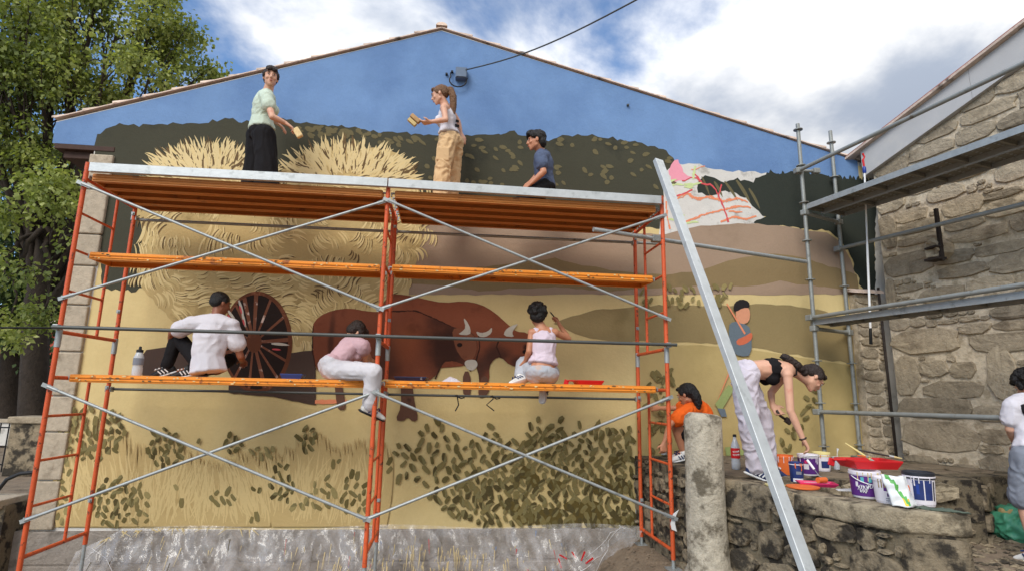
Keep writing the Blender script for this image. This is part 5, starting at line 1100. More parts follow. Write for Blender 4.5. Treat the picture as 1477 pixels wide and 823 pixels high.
tag(obj('overhead_cable', MB().path(qq, .0085, 6), M['tube_dark'], smooth=True), 'overhead service cable running from the gable junction box up into the sky', 'cable')
tag(obj('wall_fitting', MB().box(mw_(905, 153, 4)+Vector((0, -.02, 0)), (.03, .03, .02)), M['tube_dark'], house))

# ------------------------------------------------------------------ plastic sheet taped over the plinth
def plastic():
    m = bpy.data.materials.new('masking_film'); m.use_nodes = True; nt = m.node_tree; N = nt.nodes; L = nt.links; b = N['Principled BSDF']
    b.inputs['Base Color'].default_value = C(226, 224, 224); b.inputs['Roughness'].default_value = .12; b.inputs['Specular IOR Level'].default_value = 1.0; b.inputs['Coat Weight'].default_value = .15; b.inputs['Coat Roughness'].default_value = .05
    geo = N.new('ShaderNodeNewGeometry'); n = N.new('ShaderNodeTexNoise'); n.inputs['Scale'].default_value = 5; n.inputs['Detail'].default_value = 8
    mp = N.new('ShaderNodeMapping'); mp.inputs['Scale'].default_value = (1.5, 1, .8); mp.inputs['Rotation'].default_value = (0, .9, 0); L.new(geo.outputs['Position'], mp.inputs[0]); L.new(mp.outputs[0], n.inputs['Vector'])
    r = N.new('ShaderNodeMapRange'); L.new(n.outputs['Fac'], r.inputs[0]); r.inputs[1].default_value = .36; r.inputs[2].default_value = .68; r.inputs[3].default_value = .05; r.inputs[4].default_value = .36
    L.new(r.outputs[0], b.inputs['Alpha'])
    v = N.new('ShaderNodeTexVoronoi'); v.inputs['Scale'].default_value = 9; L.new(mp.outputs[0], v.inputs['Vector']); bu = N.new('ShaderNodeBump'); bu.inputs['Strength'].default_value = .4; bu.inputs['Distance'].default_value = .03; L.new(v.outputs['Distance'], bu.inputs['Height']); L.new(bu.outputs[0], b.inputs['Normal']); return m
M['film'] = plastic()
sheet = thing('plastic_sheet', 'crumpled clear plastic masking sheet taped over the stone plinth, spattered with paint', 'plastic sheet', (-.8, WALL-.1, 0))
mb = MB(); X0, X1 = -3.75, 2.22; nx, nz_ = 320, 44; R = random.Random(77)
def film_pt(u, t):
    x = X0+(X1-X0)*u; z1 = PT+.03-.02*math.sin(x*3); z0 = -.34
    if u < .07: z1 -= (0.07-u)*3
    if u > .93: z0 += (u-.93)*7.6
    if x > .8 and t > .5: pass
    z = z1+(z0-z1)*t; y = WALL-.06-.25*t*t-.12*max(0, t-.55)-.03*t
    q = Vector((x*3.2+z*1.1, z*1.5, 2)); w = 1-abs(noise.noise(q))*2; w2 = 1-abs(noise.noise(q*2.7))*2
    k = min(t*3, 1); return Vector((x+.015*w2*k, y-.06*w*k-.026*w2*k-.008*(1-abs(noise.noise(q*6.1))*2)*k, z))
for j in range(nz_+1):
    for i in range(nx+1): mb.v.append(film_pt(i/nx, j/nz_))
for j in range(nz_):
    for i in range(nx): mb.f.append((j*(nx+1)+i, j*(nx+1)+i+1, (j+1)*(nx+1)+i+1, (j+1)*(nx+1)+i)); mb.m.append(0)
obj('film', mb, M['film'], sheet, smooth=True)
# twisted gathers of film, catching the light
M['film_fold'] = mat('film_fold', C(222, 220, 220), .25, 0, .05)
fd = MB()
for (u0, t0, u1, t1) in ((.02, .05, .10, .9), (.05, .08, .02, .35), (.985, .02, .90, .92), (.99, .05, .88, .7), (.97, .03, .985, .3), (.93, .55, .86, .95)):
    P = [film_pt(u0+(u1-u0)*i/9, t0+(t1-t0)*i/9)+Vector((R.uniform(-.01, .01), -.012, R.uniform(-.01, .01))) for i in range(10)]; fd.path(P, [.0006+.0026*math.sin(math.pi*(i+.3)/9.6)*R.uniform(.5, 1.2) for i in range(10)], 5)
tag(obj('gathers', fd, M['film_fold'], sheet, smooth=True), kind='stuff')
for key, n, cen, sp_ in (('sand', 190, .62, .10), ('straw_top', 40, .5, .3), ('red', 9, .75, .2), ('sky_paint', 8, .62, .12), ('leaf_c', 14, .6, .3)):
    d = MB()
    for i in range(n):
        u = R.gauss(cen, sp_); t = R.uniform(.1, .95)
        if key == 'sand': t = R.uniform(.35, .95)
        if not .03 < u < .9: continue
        L_ = R.uniform(.02, .09) if R.random() < .7 else R.uniform(.1, .2); w = R.uniform(.0014, .004); p = film_pt(u, t)+Vector((0, -.008, 0)); q = film_pt(u+R.uniform(-.002, .002), min(t+L_/.5, 1))+Vector((0, -.008, 0))
        d.path([p, (p+q)/2, q], [w*1.4, w, w*.3], 4)
    tag(obj('paint_drips', d, M[key], sheet), kind='stuff')
d = MB()
for i in range(26):
    u = R.uniform(.02, .3); p = film_pt(u, .02)+Vector((0, -.01, -.01)); d.path([p, p+Vector((R.uniform(-.1, .1), -.01, R.uniform(-.08, -.02)))], [.007, .003], 4)
tag(obj('tape_scraps', d, M['straw_top'], sheet), kind='stuff')
d = MB()
for i in range(5):
    u = .865+R.uniform(-.04, .03); p = film_pt(u, .62+R.uniform(-.15, .15))+Vector((0, -.014, 0)); d.path([p, p+Vector((R.uniform(.03, .1), -.005, R.choice((-1, 1))*R.uniform(.04, .1)))], [.008, .012], 4)
tag(obj('red_splash', d, M['red'], sheet), kind='stuff')
# masking tape flap on the scaffold foot
p = Vector((UR-.03, -.03, .42)); tag(obj('tape_flap', MB().prism([p, p+Vector((.03, 0, .09)), p+Vector((.09, 0, .13)), p+Vector((.06, 0, .08)), p+Vector((.045, 0, .0)), p+Vector((.06, 0, -.07)), p+Vector((.01, 0, -.05))], (0, -.004, 0)), M['white']), 'curled white tape flap stuck to the foot post of the scaffold near the stone post', 'tape')

# ------------------------------------------------------------------ things on the planks
M['pet'] = mat('clear_plastic', C(206, 210, 216), .15, 0, .04); M['pet'].node_tree.nodes['Principled BSDF'].inputs['Alpha'].default_value = .72
def on_plank(px, y=.33): p = onY(px, 540, y); return Vector((p.x, y, PZ))
p = on_plank(197, .30); bo = thing('water_bottle', 'clear plastic sports bottle standing on the plank end', 'bottle', p)
obj('body', MB().lathe(p, [(.042, 0), (.045, .02), (.045, .07), (.041, .09), (.045, .11), (.045, .17), (.035, .2), (.028, .22)], 20), M['pet'], bo, smooth='auto'); obj('label_band', MB().lathe(p, [(.0462, .10), (.0465, .165)], 20), M['grey_short'], bo, smooth='auto')
obj('cap', MB().lathe(p, [(.03, .22), (.03, .245), (.014, .25), (.012, .275), (.004, .28)], 16), M['shoe_black'], bo, smooth='auto')
def tray(name, label, p, rot, m, handle=True, wet=None, L=.36, w=.27, h=.065, cat='paint tray'):
    r = thing(name, label, cat, p); Rm = Matrix.Rotation(rot, 3, 'Z'); T_ = lambda x, y, z: p+Rm @ Vector((x, y, z))
    t = .006; o = [(-L/2, -w/2), (L/2, -w/2), (L/2, w/2), (-L/2, w/2)]; s = .88; mb = MB(); vs = []
    for (k, z) in ((s, 0.0), (1, h), (1.07, h), (1.07, h-.008)): vs += [T_(x*k, y*k, z) for x, y in o]
    for (k, z) in ((.97, h), (s-.04, t)): vs += [T_(x*k, y*k, z) for x, y in o]
    fs = [(3, 2, 1, 0)]
    for a in (0,): fs += [(a+k, a+(k+1) % 4, 12+(k+1) % 4, 12+k) for k in range(4)]
    fs += [(12+k, 12+(k+1) % 4, 8+(k+1) % 4, 8+k) for k in range(4)]+[(8+k, 8+(k+1) % 4, 16+(k+1) % 4, 16+k) for k in range(4)]+[(16+k, 16+(k+1) % 4, 20+(k+1) % 4, 20+k) for k in range(4)]+[(20, 21, 22, 23)]
    obj('basin', mb.add(vs, fs), m, r)
    g = MB()
    for i in range(7): a = -L*.3+i*L*.08; g.path([T_(a, -w*.38, .012), T_(a, w*.38, .012)], .005, 5)
    tag(obj('ribs', g, m, r), kind='stuff')
    if wet:
        g = MB(); Rr = random.Random(3)
        g.prism([T_(x, y, .02) for x, y in ell(0, 0, L*.36, w*.36, 14)], (0, 0, .004))
        obj('paint', g, wet, r)
    if handle:
        g = MB(); g.beam(T_(-L/2-.01, 0, h-.006), T_(-L/2-.10, 0, h-.006), .05, .014); g.beam(T_(-L/2-.098, 0, h+.002), T_(-L/2-.112, 0, h-.05), .05, .012, (0, 1, 0)); obj('handle', g, m, r, bevel=.004)
    return r
M['blue_tray'] = mat('blue_tray', C(38, 62, 124), .45, var=.08); M['navy_tray'] = mat('navy_tray', C(34, 42, 74), .45, var=.15, vscale=18, col2=C(150, 160, 178), c2scale=12, c2lo=.6, c2hi=.66)
tray('paint_tray', 'small blue paint tray on the plank between the seated man and woman in pink', on_plank(423, .42), .05, M['blue_tray'], False, None, .2, .18, .05)
tray('paint_tray', 'dark navy tray smeared with pale paint, in the middle of the scaffold plank', on_plank(594, .36), -.05, M['navy_tray'], False, M['sky_paint'], .30, .26, .045)
tray('paint_tray', 'red paint tray on the plank beside the curly haired woman', on_plank(848, .36), .05, M['red'], True, M['white_cloth'], .26, .22, .05)
p = on_plank(652, .36); m = MB(); Rr = random.Random(8)
pts = [Vector((p.x+math.cos(t)*.12*Rr.uniform(.7, 1.1), p.y+math.sin(t)*.07*Rr.uniform(.7, 1.1), p.z+.004)) for t in [i*.7 for i in range(9)]]
m.add(pts+[p+Vector((-.02, 0, .06)), p+Vector((.05, .01, .035))], [(i, (i+1) % 9, 9 if i < 5 else 10) for i in range(9)]+[(0, 9, 10), (5, 10, 9)]); tag(obj('rag', m, M['white_cloth']), 'crumpled pale rag on the plank between the two trays', 'rag')
p = on_plank(561, .36); tag(obj('drying_disc', MB().lathe(p, [(.06, 0), (.062, .012), (.05, .014)], 18), M['straw'], smooth='auto'), 'flat round lid with drying paint beside the navy tray', 'lid')

# ------------------------------------------------------------------ pots on the parapet
M['purple'] = mat('purple_label', C(86, 40, 118), .4, var=.12, vscale=14); M['bucket_white'] = mat('bucket_white', C(222, 216, 222), .42, var=.06, vscale=12); M['orange_p'] = mat('orange_plastic', C(222, 110, 52), .5, var=.1); M['navy_label'] = mat('navy_label', C(38, 52, 104), .4, var=.25, vscale=20); M['cream_lid'] = mat('cream_lid', C(222, 206, 140), .5); M['pink_p'] = mat('pink_plastic', C(206, 46, 100), .45, var=.1); M['dark_lid'] = mat('dark_lid', C(30, 32, 40), .5); M['teal'] = mat('teal_print', C(84, 170, 176), .5)
def bucket(label, p, r, h, body, band, rim, lid=None, bail=None, marks=(), rot=0, name='paint_bucket'):
    t = thing(name, label, 'paint bucket', p); rb = r*.9
    obj('pail', MB().lathe(p, [(rb*.96, 0), (rb, .006), (r, h*.9), (r*1.0, h*.9), (r*1.035, h*.9+.002), (r*1.035, h*.96), (r*1.02, h), (r*.97, h), (r*.95, h*.6), (.01, h*.55)], 28), body, t, smooth='auto')
    if band:
        rr = lambda z: rb+(r-rb)*z/(h*.9)+.0014
        obj('printed_band', MB().lathe(p, [(rr(h*.08), h*.08), (rr(h*.82), h*.82)], 28), band, t, smooth='auto')
    obj('rim', MB().lathe(p, [(r*1.0, h*.86), (r*1.05, h*.865), (r*1.05, h*.90), (r*1.0, h*.905)], 28), rim, t, smooth='auto')
    if lid: obj('lid', MB().lathe(p, [(r*1.04, h*.96), (r*1.06, h*.97), (r*1.06, h+.012), (r*.98, h+.016), (r*.9, h+.008), (.01, h+.008)], 28), lid, t, smooth='auto')
    if bail is not None:
        pts = [p+Vector((math.cos(rot)*r*1.06*math.cos(a), math.sin(rot)*r*1.06*math.cos(a), h*.8))+Vector((math.sin(rot)*math.sin(a)*r*1.15*math.cos(bail), -math.cos(rot)*math.sin(a)*r*1.15*math.cos(bail), math.sin(a)*r*1.1*math.sin(bail))) for a in [math.pi*i/14 for i in range(15)]]
        obj('bail', MB().path(pts, .0035, 6), M['white'], t, smooth=True)
    dr = MB(); Rd = random.Random(int(p.x*1000))
    for i in range(7):               # paint run over the rim
        a = Rd.uniform(CA-1.3, CA+1.3); c_, s_ = math.cos(a)*r*1.045, math.sin(a)*r*1.045; z1 = h*.95; L_ = Rd.uniform(.02, .4)*h; dr.path([p+Vector((c_, s_, z1)), p+Vector((c_*.985, s_*.985, z1-L_*.6)), p+Vector((c_*.96, s_*.96, z1-L_))], [.004, .0025, .0035], 5)
    tag(obj('paint_runs', dr, M[Rd.choice(('sand', 'pack_white2', 'khaki', 'orange_p'))], t), kind='stuff')
    for (a0, a1, z0, z1, mm) in marks:   # printed patches wrapped on the side
        m = MB(); n = 6; a0, a1 = a0+rot, a1+rot
        for i in range(n):
            b0, b1 = a0+(a1-a0)*i/n, a0+(a1-a0)*(i+1)/n; q = []
            for (a, z) in ((b0, z0), (b1, z0), (b1, z1), (b0, z1)): r1 = rb+(r-rb)*z/.9+.0028; q.append(p+Vector((math.cos(a)*r1, math.sin(a)*r1, z*h)))
            m.poly(q)
        obj('print', m, M[mm], t)
    return t
def on_t(px, py, z=TZ): return onZ(px, py, z+.006)
M['pack_white2'] = M['bucket_white']
CA = -1.9                                                        # the direction facing the viewer
bucket('front purple paint bucket with white rim and swirls, under the red roller tray', on_t(1250, 716), .098, .185, M['bucket_white'], M['purple'], M['bucket_white'], None, -.5, [(CA+.55, CA+.95, .12, .48, 'bucket_white'), (CA-.6, CA-.4, .6, .78, 'teal'), (CA-.12, CA+.1, .6, .78, 'teal'), (CA-.98, CA-.8, .42, .6, 'bucket_white')])
bk1 = [o for o in bpy.data.objects if o.get('label', '').startswith('front purple')][0]; pb1 = bk1.location; m = MB()
for k, (a0, z0, aw, zh, n, f) in enumerate(((-.85, .075, .75, .018, 22, 2.0), (-.7, .05, .5, .012, 16, 2.7), (-.2, .085, .4, .014, 12, 1.6))):
    m.path([pb1+Vector((math.cos(CA+a0+aw*i/n+.06*math.sin(i*f))*.0985, math.sin(CA+a0+aw*i/n+.06*math.sin(i*f))*.0985, z0+zh*math.cos(i*f*.8))) for i in range(n)], .0022, 4)
obj('white_swirl', m, M['white'], bk1)
bucket('white and violet paint bucket leaning against the flowery plastic bag', on_t(1284, 724), .09, .165, M['bucket_white'], M['bucket_white'], M['bucket_white'], None, None, [(CA-.7, CA+.5, .5, .8, 'purple'), (CA-.5, CA-.2, .3, .42, 'purple'), (CA-.6, CA+.3, .2, .23, 'grey_short'), (CA-.6, CA+.3, .12, .15, 'grey_short')])
bucket('white bucket with navy print and dark lid at the near end of the parapet', on_t(1329, 728), .088, .20, M['bucket_white'], M['bucket_white'], M['dark_lid'], M['dark_lid'], None, [(CA-.8, CA-.12, .22, .84, 'navy_label'), (CA-.04, CA+.5, .22, .84, 'navy_label'), (CA+.6, CA+.75, .2, .8, 'dark_lid'), (CA-.6, CA-.4, .4, .7, 'blue')])
bucket('purple paint pot with white rim held by the bending woman', on_t(1167, 684), .088, .185, M['bucket_white'], M['purple'], M['bucket_white'], None, .3, [(CA-.7, CA-.2, .3, .55, 'bucket_white'), (CA-.6, CA-.3, .58, .72, 'pink_p')])
bucket('white and navy paint pot with cream lid behind the purple pot', on_t(1186, 678), .08, .16, M['bucket_white'], M['bucket_white'], M['cream_lid'], M['cream_lid'], None, [(CA-.3, CA+.7, .2, .6, 'navy_label')])
bucket('orange bucket behind the leaning beam by the feet of the bending woman', on_t(1131, 683), .085, .17, M['orange_p'], None, M['orange_p'], None, None, [])
bucket('small navy paint tin with white foot beside the orange bucket', on_t(1150, 694), .056, .16, M['navy_label'], None, M['bucket_white'], None, None, [(CA-.8, CA+.8, .02, .2, 'bucket_white'), (CA-.3, CA+.5, .4, .55, 'grey_short')])
# roller tray in pink-red with an orange roller
p = on_t(1178, 700)
tray('paint_tray', 'pink red roller tray lying on the parapet before the pots', p, -.35, M['pink_p'], False, M['pink'], .26, .14, .03)
rl = thing('paint_roller', 'small orange paint roller lying on the pink red tray', 'paint roller', p+Vector((.03, -.03, .05)))
obj('sleeve', MB().tube(p+Vector((-.02, -.05, .05)), p+Vector((.06, -.03, .05)), .022, 14), M['orange_p'], rl, smooth='auto'); obj('wire', MB().path([p+Vector((.06, -.03, .05)), p+Vector((.085, -.025, .05)), p+Vector((.05, .03, .07)), p+Vector((.03, .06, .12))], .003, 6), M['steel'], rl, smooth=True); obj('handle', MB().tube(p+Vector((.03, .06, .12)), p+Vector((.0, .10, .19)), .010, 10), M['white'], rl, smooth='auto')
p = on_t(1158, 703); tag(obj('bucket_lid', MB().lathe(p, [(.115, 0), (.12, .006), (.12, .014), (.1, .016), (.01, .012)], 28), M['orange_p'], smooth='auto'), 'flat orange bucket lid lying at the edge of the parapet', 'lid')
p = on_t(1118, 700); tag(obj('bucket_lid', MB().lathe(p, [(.07, 0), (.075, .005), (.075, .012), (.01, .012)], 24), M['cream_lid'], smooth='auto'), 'small cream lid partly behind the leaning beam on the parapet', 'lid')
p = on_t(1221, 707); tag(obj('paper_label', MB().prism([p+Vector((-.08, -.02, .002)), p+Vector((.05, -.05, .002)), p+Vector((.07, .02, .012)), p+Vector((-.07, .03, .006))], (0, 0, .003)), M['white']), 'scrap of white paper on the parapet left of the front purple bucket', 'paper')
# big red tray resting on the buckets, with brushes
p = on_t(1262, 714)+Vector((.0, .04, .19))
tray('paint_tray', 'large red roller tray resting on top of the purple buckets', p, -.10, M['red'], True, M['cream_lid'], .33, .24, .06)
def brush(label, a, b, m='wood', tip='straw_mid', w=.006):
    a, b = Vector(a), Vector(b); d = (b-a).normalized(); t = thing('paint_brush', label, 'brush', a)
    obj('handle', MB().path([a, a+(b-a)*.5, b], [w*.7, w*1.3, w], 8), M[m], t, smooth='auto'); obj('ferrule', MB().tube(b, b+d*.03, w*1.4, 8), M['steel'], t); obj('bristles', MB().tube(b+d*.03, b+d*.08, w*1.4, 8, w*.7), M[tip], t)
brush('paint brush with pale wooden handle sticking up from the large red tray', p+Vector((-.13, .05, .17)), p+Vector((.02, .0, .06)), 'cream_lid')
brush('brown handled brush lying across the large red tray', p+Vector((-.02, .08, .12)), p+Vector((.16, -.02, .085)), 'leather')
brush('short orange handled brush lying in the large red tray', p+Vector((-.12, -.06, .09)), p+Vector((-.03, -.02, .08)), 'orange_p')
p = on_t(1207, 676); cu = thing('plastic_cup', 'clear plastic cup with a spoon standing behind the red tray', 'cup', p); obj('cup', MB().lathe(p, [(.028, 0), (.04, .12), (.037, .12), (.025, .005)], 18), M['pet'], cu, smooth='auto'); obj('spoon', MB().path([p+Vector((0, 0, .02)), p+Vector((.02, 0, .16)), p+Vector((.03, 0, .2))], [.003, .003, .012], 8), M['white'], cu)
# soda bottle
p = on_t(1062, 676); sb = thing('soda_bottle', 'large soda bottle with dark drink and red label between stone post and bending woman', 'bottle', p)
M['cola'] = mat('cola', C(44, 28, 24), .12, var=.1); obj('bottle', MB().lathe(p, [(.034, 0), (.042, .012), (.042, .06), (.039, .085), (.042, .11), (.042, .2), (.038, .225), (.02, .275), (.0155, .295), (.0155, .31)], 22), M['pet'], sb, smooth='auto')
obj('drink', MB().lathe(p, [(.033, .004), (.0405, .014), (.0405, .06), (.038, .085), (.0405, .11), (.0405, .2), (.036, .222), (.022, .262), (.01, .265)], 22), M['cola'], sb, smooth='auto'); obj('label_band', MB().lathe(p, [(.0432, .105), (.0436, .20)], 22), M['red'], sb, smooth='auto'); obj('cap', MB().lathe(p, [(.0175, .305), (.0175, .328), (.004, .33)], 16), M['dark_lid'], sb, smooth='auto')
m = MB()
for z0 in (.135, .165):
    P = []
    for i in range(13): a = CA-.75+i*.125; P.append(p+Vector((math.cos(a)*.0445, math.sin(a)*.0445, z0+.009*math.sin(i*1.9)+.002*i*.3)))
    m.path(P, .0028, 4)
obj('white_script', m, M['white'], sb)
# jar held by the crouching woman
p = onZ(958, 655, TZ+.01); jr = thing('paint_jar', 'glass jar of green grey paint in the hand of the crouching woman', 'jar', p); obj('glass', MB().lathe(p, [(.034, 0), (.036, .01), (.036, .09), (.03, .105), (.03, .12)], 18), M['pet'], jr, smooth='auto'); obj('paint', MB().lathe(p, [(.033, .004), (.0345, .012), (.0345, .06), (.01, .06)], 18), M['khaki'], jr, smooth='auto')
# plastic pack with a flower
p = on_t(1298, 731); pk = thing('plastic_pack', 'crumpled white and green plastic pack with a yellow flower print, leaning on the buckets', 'plastic pack', p)
def packsurf(u, v): return p+Vector((-.10+.17*u+.05*(1-v)*.6, -.035-.04*math.sin(math.pi*u)-.01*v+.05*v, .012+.195*v*(1-.08*u)))+noise.noise_vector(Vector((u*4, v*4, 1)))*.014
mb = MB(); n = 14; mi = []
for side in (0, 1):
    for j in range(n+1):
        for i in range(n+1): q = packsurf(i/n, j/n); mb.v.append(q+Vector((0, side*.07*math.sin(math.pi*i/n)*(1-.7*j/n)+.012*side, 0)))
N_ = (n+1)*(n+1)
for side in (0, 1):
    for j in range(n):
        for i in range(n):
            a = side*N_+j*(n+1)+i; mb.f.append((a, a+1, a+n+2, a+n+1)); u, v = (i+.5)/n, (j+.5)/n; e = .62-.5*v
            mb.m.append(1 if (u < .18+.5*(1-v)*.9 and u > .06+.5*(1-v)*.75 and v > .1) else 2 if (u-.42)**2+(v-.2)**2*1.2 < .022 else 3 if (u-.86)**2*3+(v-.62)**2 < .012 else 0)
for i in range(n):
    for (a, b) in ((i, i+1), ((n+1)*n+i, (n+1)*n+i+1), (i*(n+1), (i+1)*(n+1)), (i*(n+1)+n, (i+1)*(n+1)+n)): mb.f.append((a, b, b+N_, a+N_)); mb.m.append(0)
M['green_print'] = mat('green_print', C(92, 168, 84), .4); M['yellow_print'] = mat('yellow_print', C(232, 190, 46), .4); M['pack_white'] = mat('pack_white', C(222, 224, 226), .3, var=.08, vscale=30)
obj('pack', mb, [M['pack_white'], M['green_print'], M['yellow_print'], M['orange_p']], pk, smooth=True)
p = on_t(1356, 736); m = MB(); mb = m; n = 12
for j in range(n+1):
    for i in range(n+1): u, v = i/n-.5, j/n-.5; q = p+ED*(u*.20)+FD*(v*.16)*(1-.4*abs(u)); mb.v.append(q+Vector((0, 0, .012+.014*noise.noise((u*6, v*6, 4))-.006*(abs(u)*2)**4)))
for j in range(n):
    for i in range(n): a = j*(n+1)+i; mb.f.append((a, a+1, a+n+2, a+n+1)); mb.m.append(0)
ob = obj('cloth', mb, mat('green_cloth', C(82, 92, 80), .9, bump=.3, bscale=90), smooth=True); sm = ob.modifiers.new('s', 'SOLIDIFY'); sm.thickness = .008; tag(ob, 'folded dark green cloth at the near corner of the parapet', 'cloth')
# green bag on the cobbles + rusty plate
p = onZ(1466, 782, cz_(4.8, -1.1)); R = random.Random(4)
M['bag'] = mat('green_bag', C(86, 164, 128), .3, var=.15, vscale=10); M['bag'].node_tree.nodes['Principled BSDF'].inputs['Alpha'].default_value = .9
bag = thing('rubbish_bag', 'translucent green plastic rubbish bag on the cobbles beside the person in grey shorts', 'bag', p)
bmesh_pr = [E_(p+Vector((.02, 0, .13)), (.20, .17, .14)), E_(p+Vector((.1, .02, .2)), (.14, .12, .1)), E_(p+Vector((-.07, 0, .2)), (.1, .1, .08)), E_(p+Vector((.0, .0, .27)), (.12, .1, .05))]
obj('sack', blob(bmesh_pr, .012, 2, .03, .09), M['bag'], bag, smooth=True)
obj('contents', blob([E_(p+Vector((-.07, -.02, .27)), (.07, .06, .05)), E_(p+Vector((.02, -.03, .26)), (.06, .05, .05))], .012, 2, .01, .05), M['straw'], bag, smooth=True)
p = onZ(1426, 752, cz_(4.9, -.7)); tag(obj('rusty_plate', MB().prism([p+Vector((x, y, .03+.02*x)) for x, y in ((-.2, -.12), (.22, -.16), (.26, .12), (-.14, .16))], (0, 0, .012)), mat('rust_plate', C(132, 84, 50), .8, 0, .3, 14, .3, 60), bevel=.003), 'rusty brown metal plate lying on the cobbles against the terrace end', 'metal plate')

# ------------------------------------------------------------------ left yard, wall, gate post, red house
YZ = .42
tag(obj('yard', MB().hexa([Vector(q) for q in ((-60, 1.35, -1), (-4.42, 1.35, -1), (-4.42, 60, -1), (-60, 60, -1), (-60, 1.35, YZ-.02), (-4.42, 1.35, YZ-.02), (-4.42, 60, YZ+.05), (-60, 60, YZ+.05))]), M['dirt']), kind='structure')
lw = thing('retaining_wall', 'low dark stone retaining wall with pale coping left of the painted house', 'wall', (-6, 1.2, -.3))
obj('core', MB().box((-6.9, 1.22, -.2), (5.0, .36, 1.2)), M['old_mortar'], lw)
stones(pack(4.9, .92, [], [(.4, .8, .2, .3, 200), (.2, .4, .12, .22, 400), (.1, .2, .07, .12, 500)], 61), lambda s, z, d: (-4.44-s, 1.04-d, -.55+z), lw, M['mossy'], 62, limit=120, sq=4, jit=.06)
for k in range(6): obj('coping_stone', MB().box((-4.85-k*.86, 1.2, .415), (.845, .44, .09)), M['granite_pale'], lw, bevel=.012)
gp = onY(40, 640, 3.2); po = thing('gate_post', 'squat grey stone gate post with cap, beside the railings', 'gate post', (gp.x, 3.2, YZ))
obj('shaft', MB().box((gp.x, 3.3, YZ+.33), (.40, .4, .7)), M['mossy'], po, bevel=.015); obj('cap', MB().box((gp.x, 3.3, YZ+.72), (.46, .46, .09)), M['granite'], po, bevel=.015)
fe = thing('iron_railing', 'thin dark iron railing left of the stone gate post', 'railing', (gp.x-1.2, 3.4, YZ)); m = MB()
for k in range(16): obj('bar', MB().tube((gp.x-.30-k*.11, 3.4, YZ), (gp.x-.30-k*.11, 3.4, YZ+.66), .009, 6), M['black'], fe)
for z in (.1, .6): obj('rail', MB().tube((gp.x-.2, 3.4, YZ+z), (gp.x-2.2, 3.4, YZ+z), .011, 6), M['black'], fe)
hz = onZ(22, 705, YZ+.1); tag(obj('hose', MB().path([hz+Vector((-.5, .1, -.06)), hz+Vector((-.16, 0, .0)), hz+Vector((-.1, 0, .10)), hz+Vector((.02, 0, .16)), hz+Vector((.2, 0, .18)), hz+Vector((.5, .05, .17))], .02, 8), M['black'], smooth=True), 'thick black hose arching over the low wall beside the scaffold', 'hose')
wp = onY(18, 655, 7); wb = thing('white_wall', 'low white painted wall behind the railings', 'wall', (wp.x, 7, YZ)); obj('panel', MB().box((wp.x-2, 7, YZ+.25), (6, .15, .45)), M['plaster'], wb, bevel=.01); obj('coping', MB().box((wp.x-2, 7, YZ+.5), (6.1, .22, .06)), M['granite_pale'], wb)
rp = onY(10, 590, 19); rh = thing('red_house', 'red rendered house with a pale window far behind the tree', 'house', (rp.x, 20, YZ)); M['redwall'] = mat('red_render', C(176, 78, 62), .9, var=.12)
obj('wall', MB().box((rp.x-1.0, 21, YZ+1.6), (6.4, 4, 3.6)), M['redwall'], rh); obj('roof', MB().prism([(rp.x-4.4, 18.6, YZ+3.4), (rp.x-4.4, 23.4, YZ+3.4), (rp.x-4.4, 21, YZ+4.6)], (6.9, 0, 0)), M['tile'], rh)
wn = onY(24, 585, 18.95); wf = obj('window', MB().box((wn.x, 18.97, wn.z), (.7, .08, 1.0)), M['white'], rh); obj('pane', MB().box((wn.x, 18.92, wn.z), (.56, .03, .86)), M['box_grey'], wf); obj('door', MB().box((wn.x-1.8, 18.97, YZ+1.0), (.9, .08, 2.0)), M['rust'], rh)

# ------------------------------------------------------------------ trees
def leaf_mat(name, cols):
    m = bpy.data.materials.new(name); m.use_nodes = True; nt = m.node_tree; N = nt.nodes; L = nt.links; b = N['Principled BSDF']; b.inputs['Roughness'].default_value = .55; b.inputs['Specular IOR Level'].default_value = .35
    at = N.new('ShaderNodeAttribute'); at.attribute_name = 'tint'; rp = N.new('ShaderNodeValToRGB'); L.new(at.outputs['Fac'], rp.inputs[0])
    rp.color_ramp.elements[0].color = cols[0]; rp.color_ramp.elements[1].color = cols[-1]
    for i, c in enumerate(cols[1:-1]): e = rp.color_ramp.elements.new((i+1)/(len(cols)-1)); e.color = c
    tr = N.new('ShaderNodeBsdfTranslucent'); mx = N.new('ShaderNodeMixShader'); mx.inputs[0].default_value = .38; L.new(rp.outputs[0], b.inputs['Base Color'])
    g = N.new('ShaderNodeMixRGB'); g.blend_type = 'MULTIPLY'; g.inputs[0].default_value = 1; g.inputs[2].default_value = (1.3, 1.35, .6, 1); L.new(rp.outputs[0], g.inputs[1]); L.new(g.outputs[0], tr.inputs[0])
    L.new(b.outputs[0], mx.inputs[1]); L.new(tr.outputs[0], mx.inputs[2]); L.new(mx.outputs[0], N['Material Output'].inputs[0]); return m
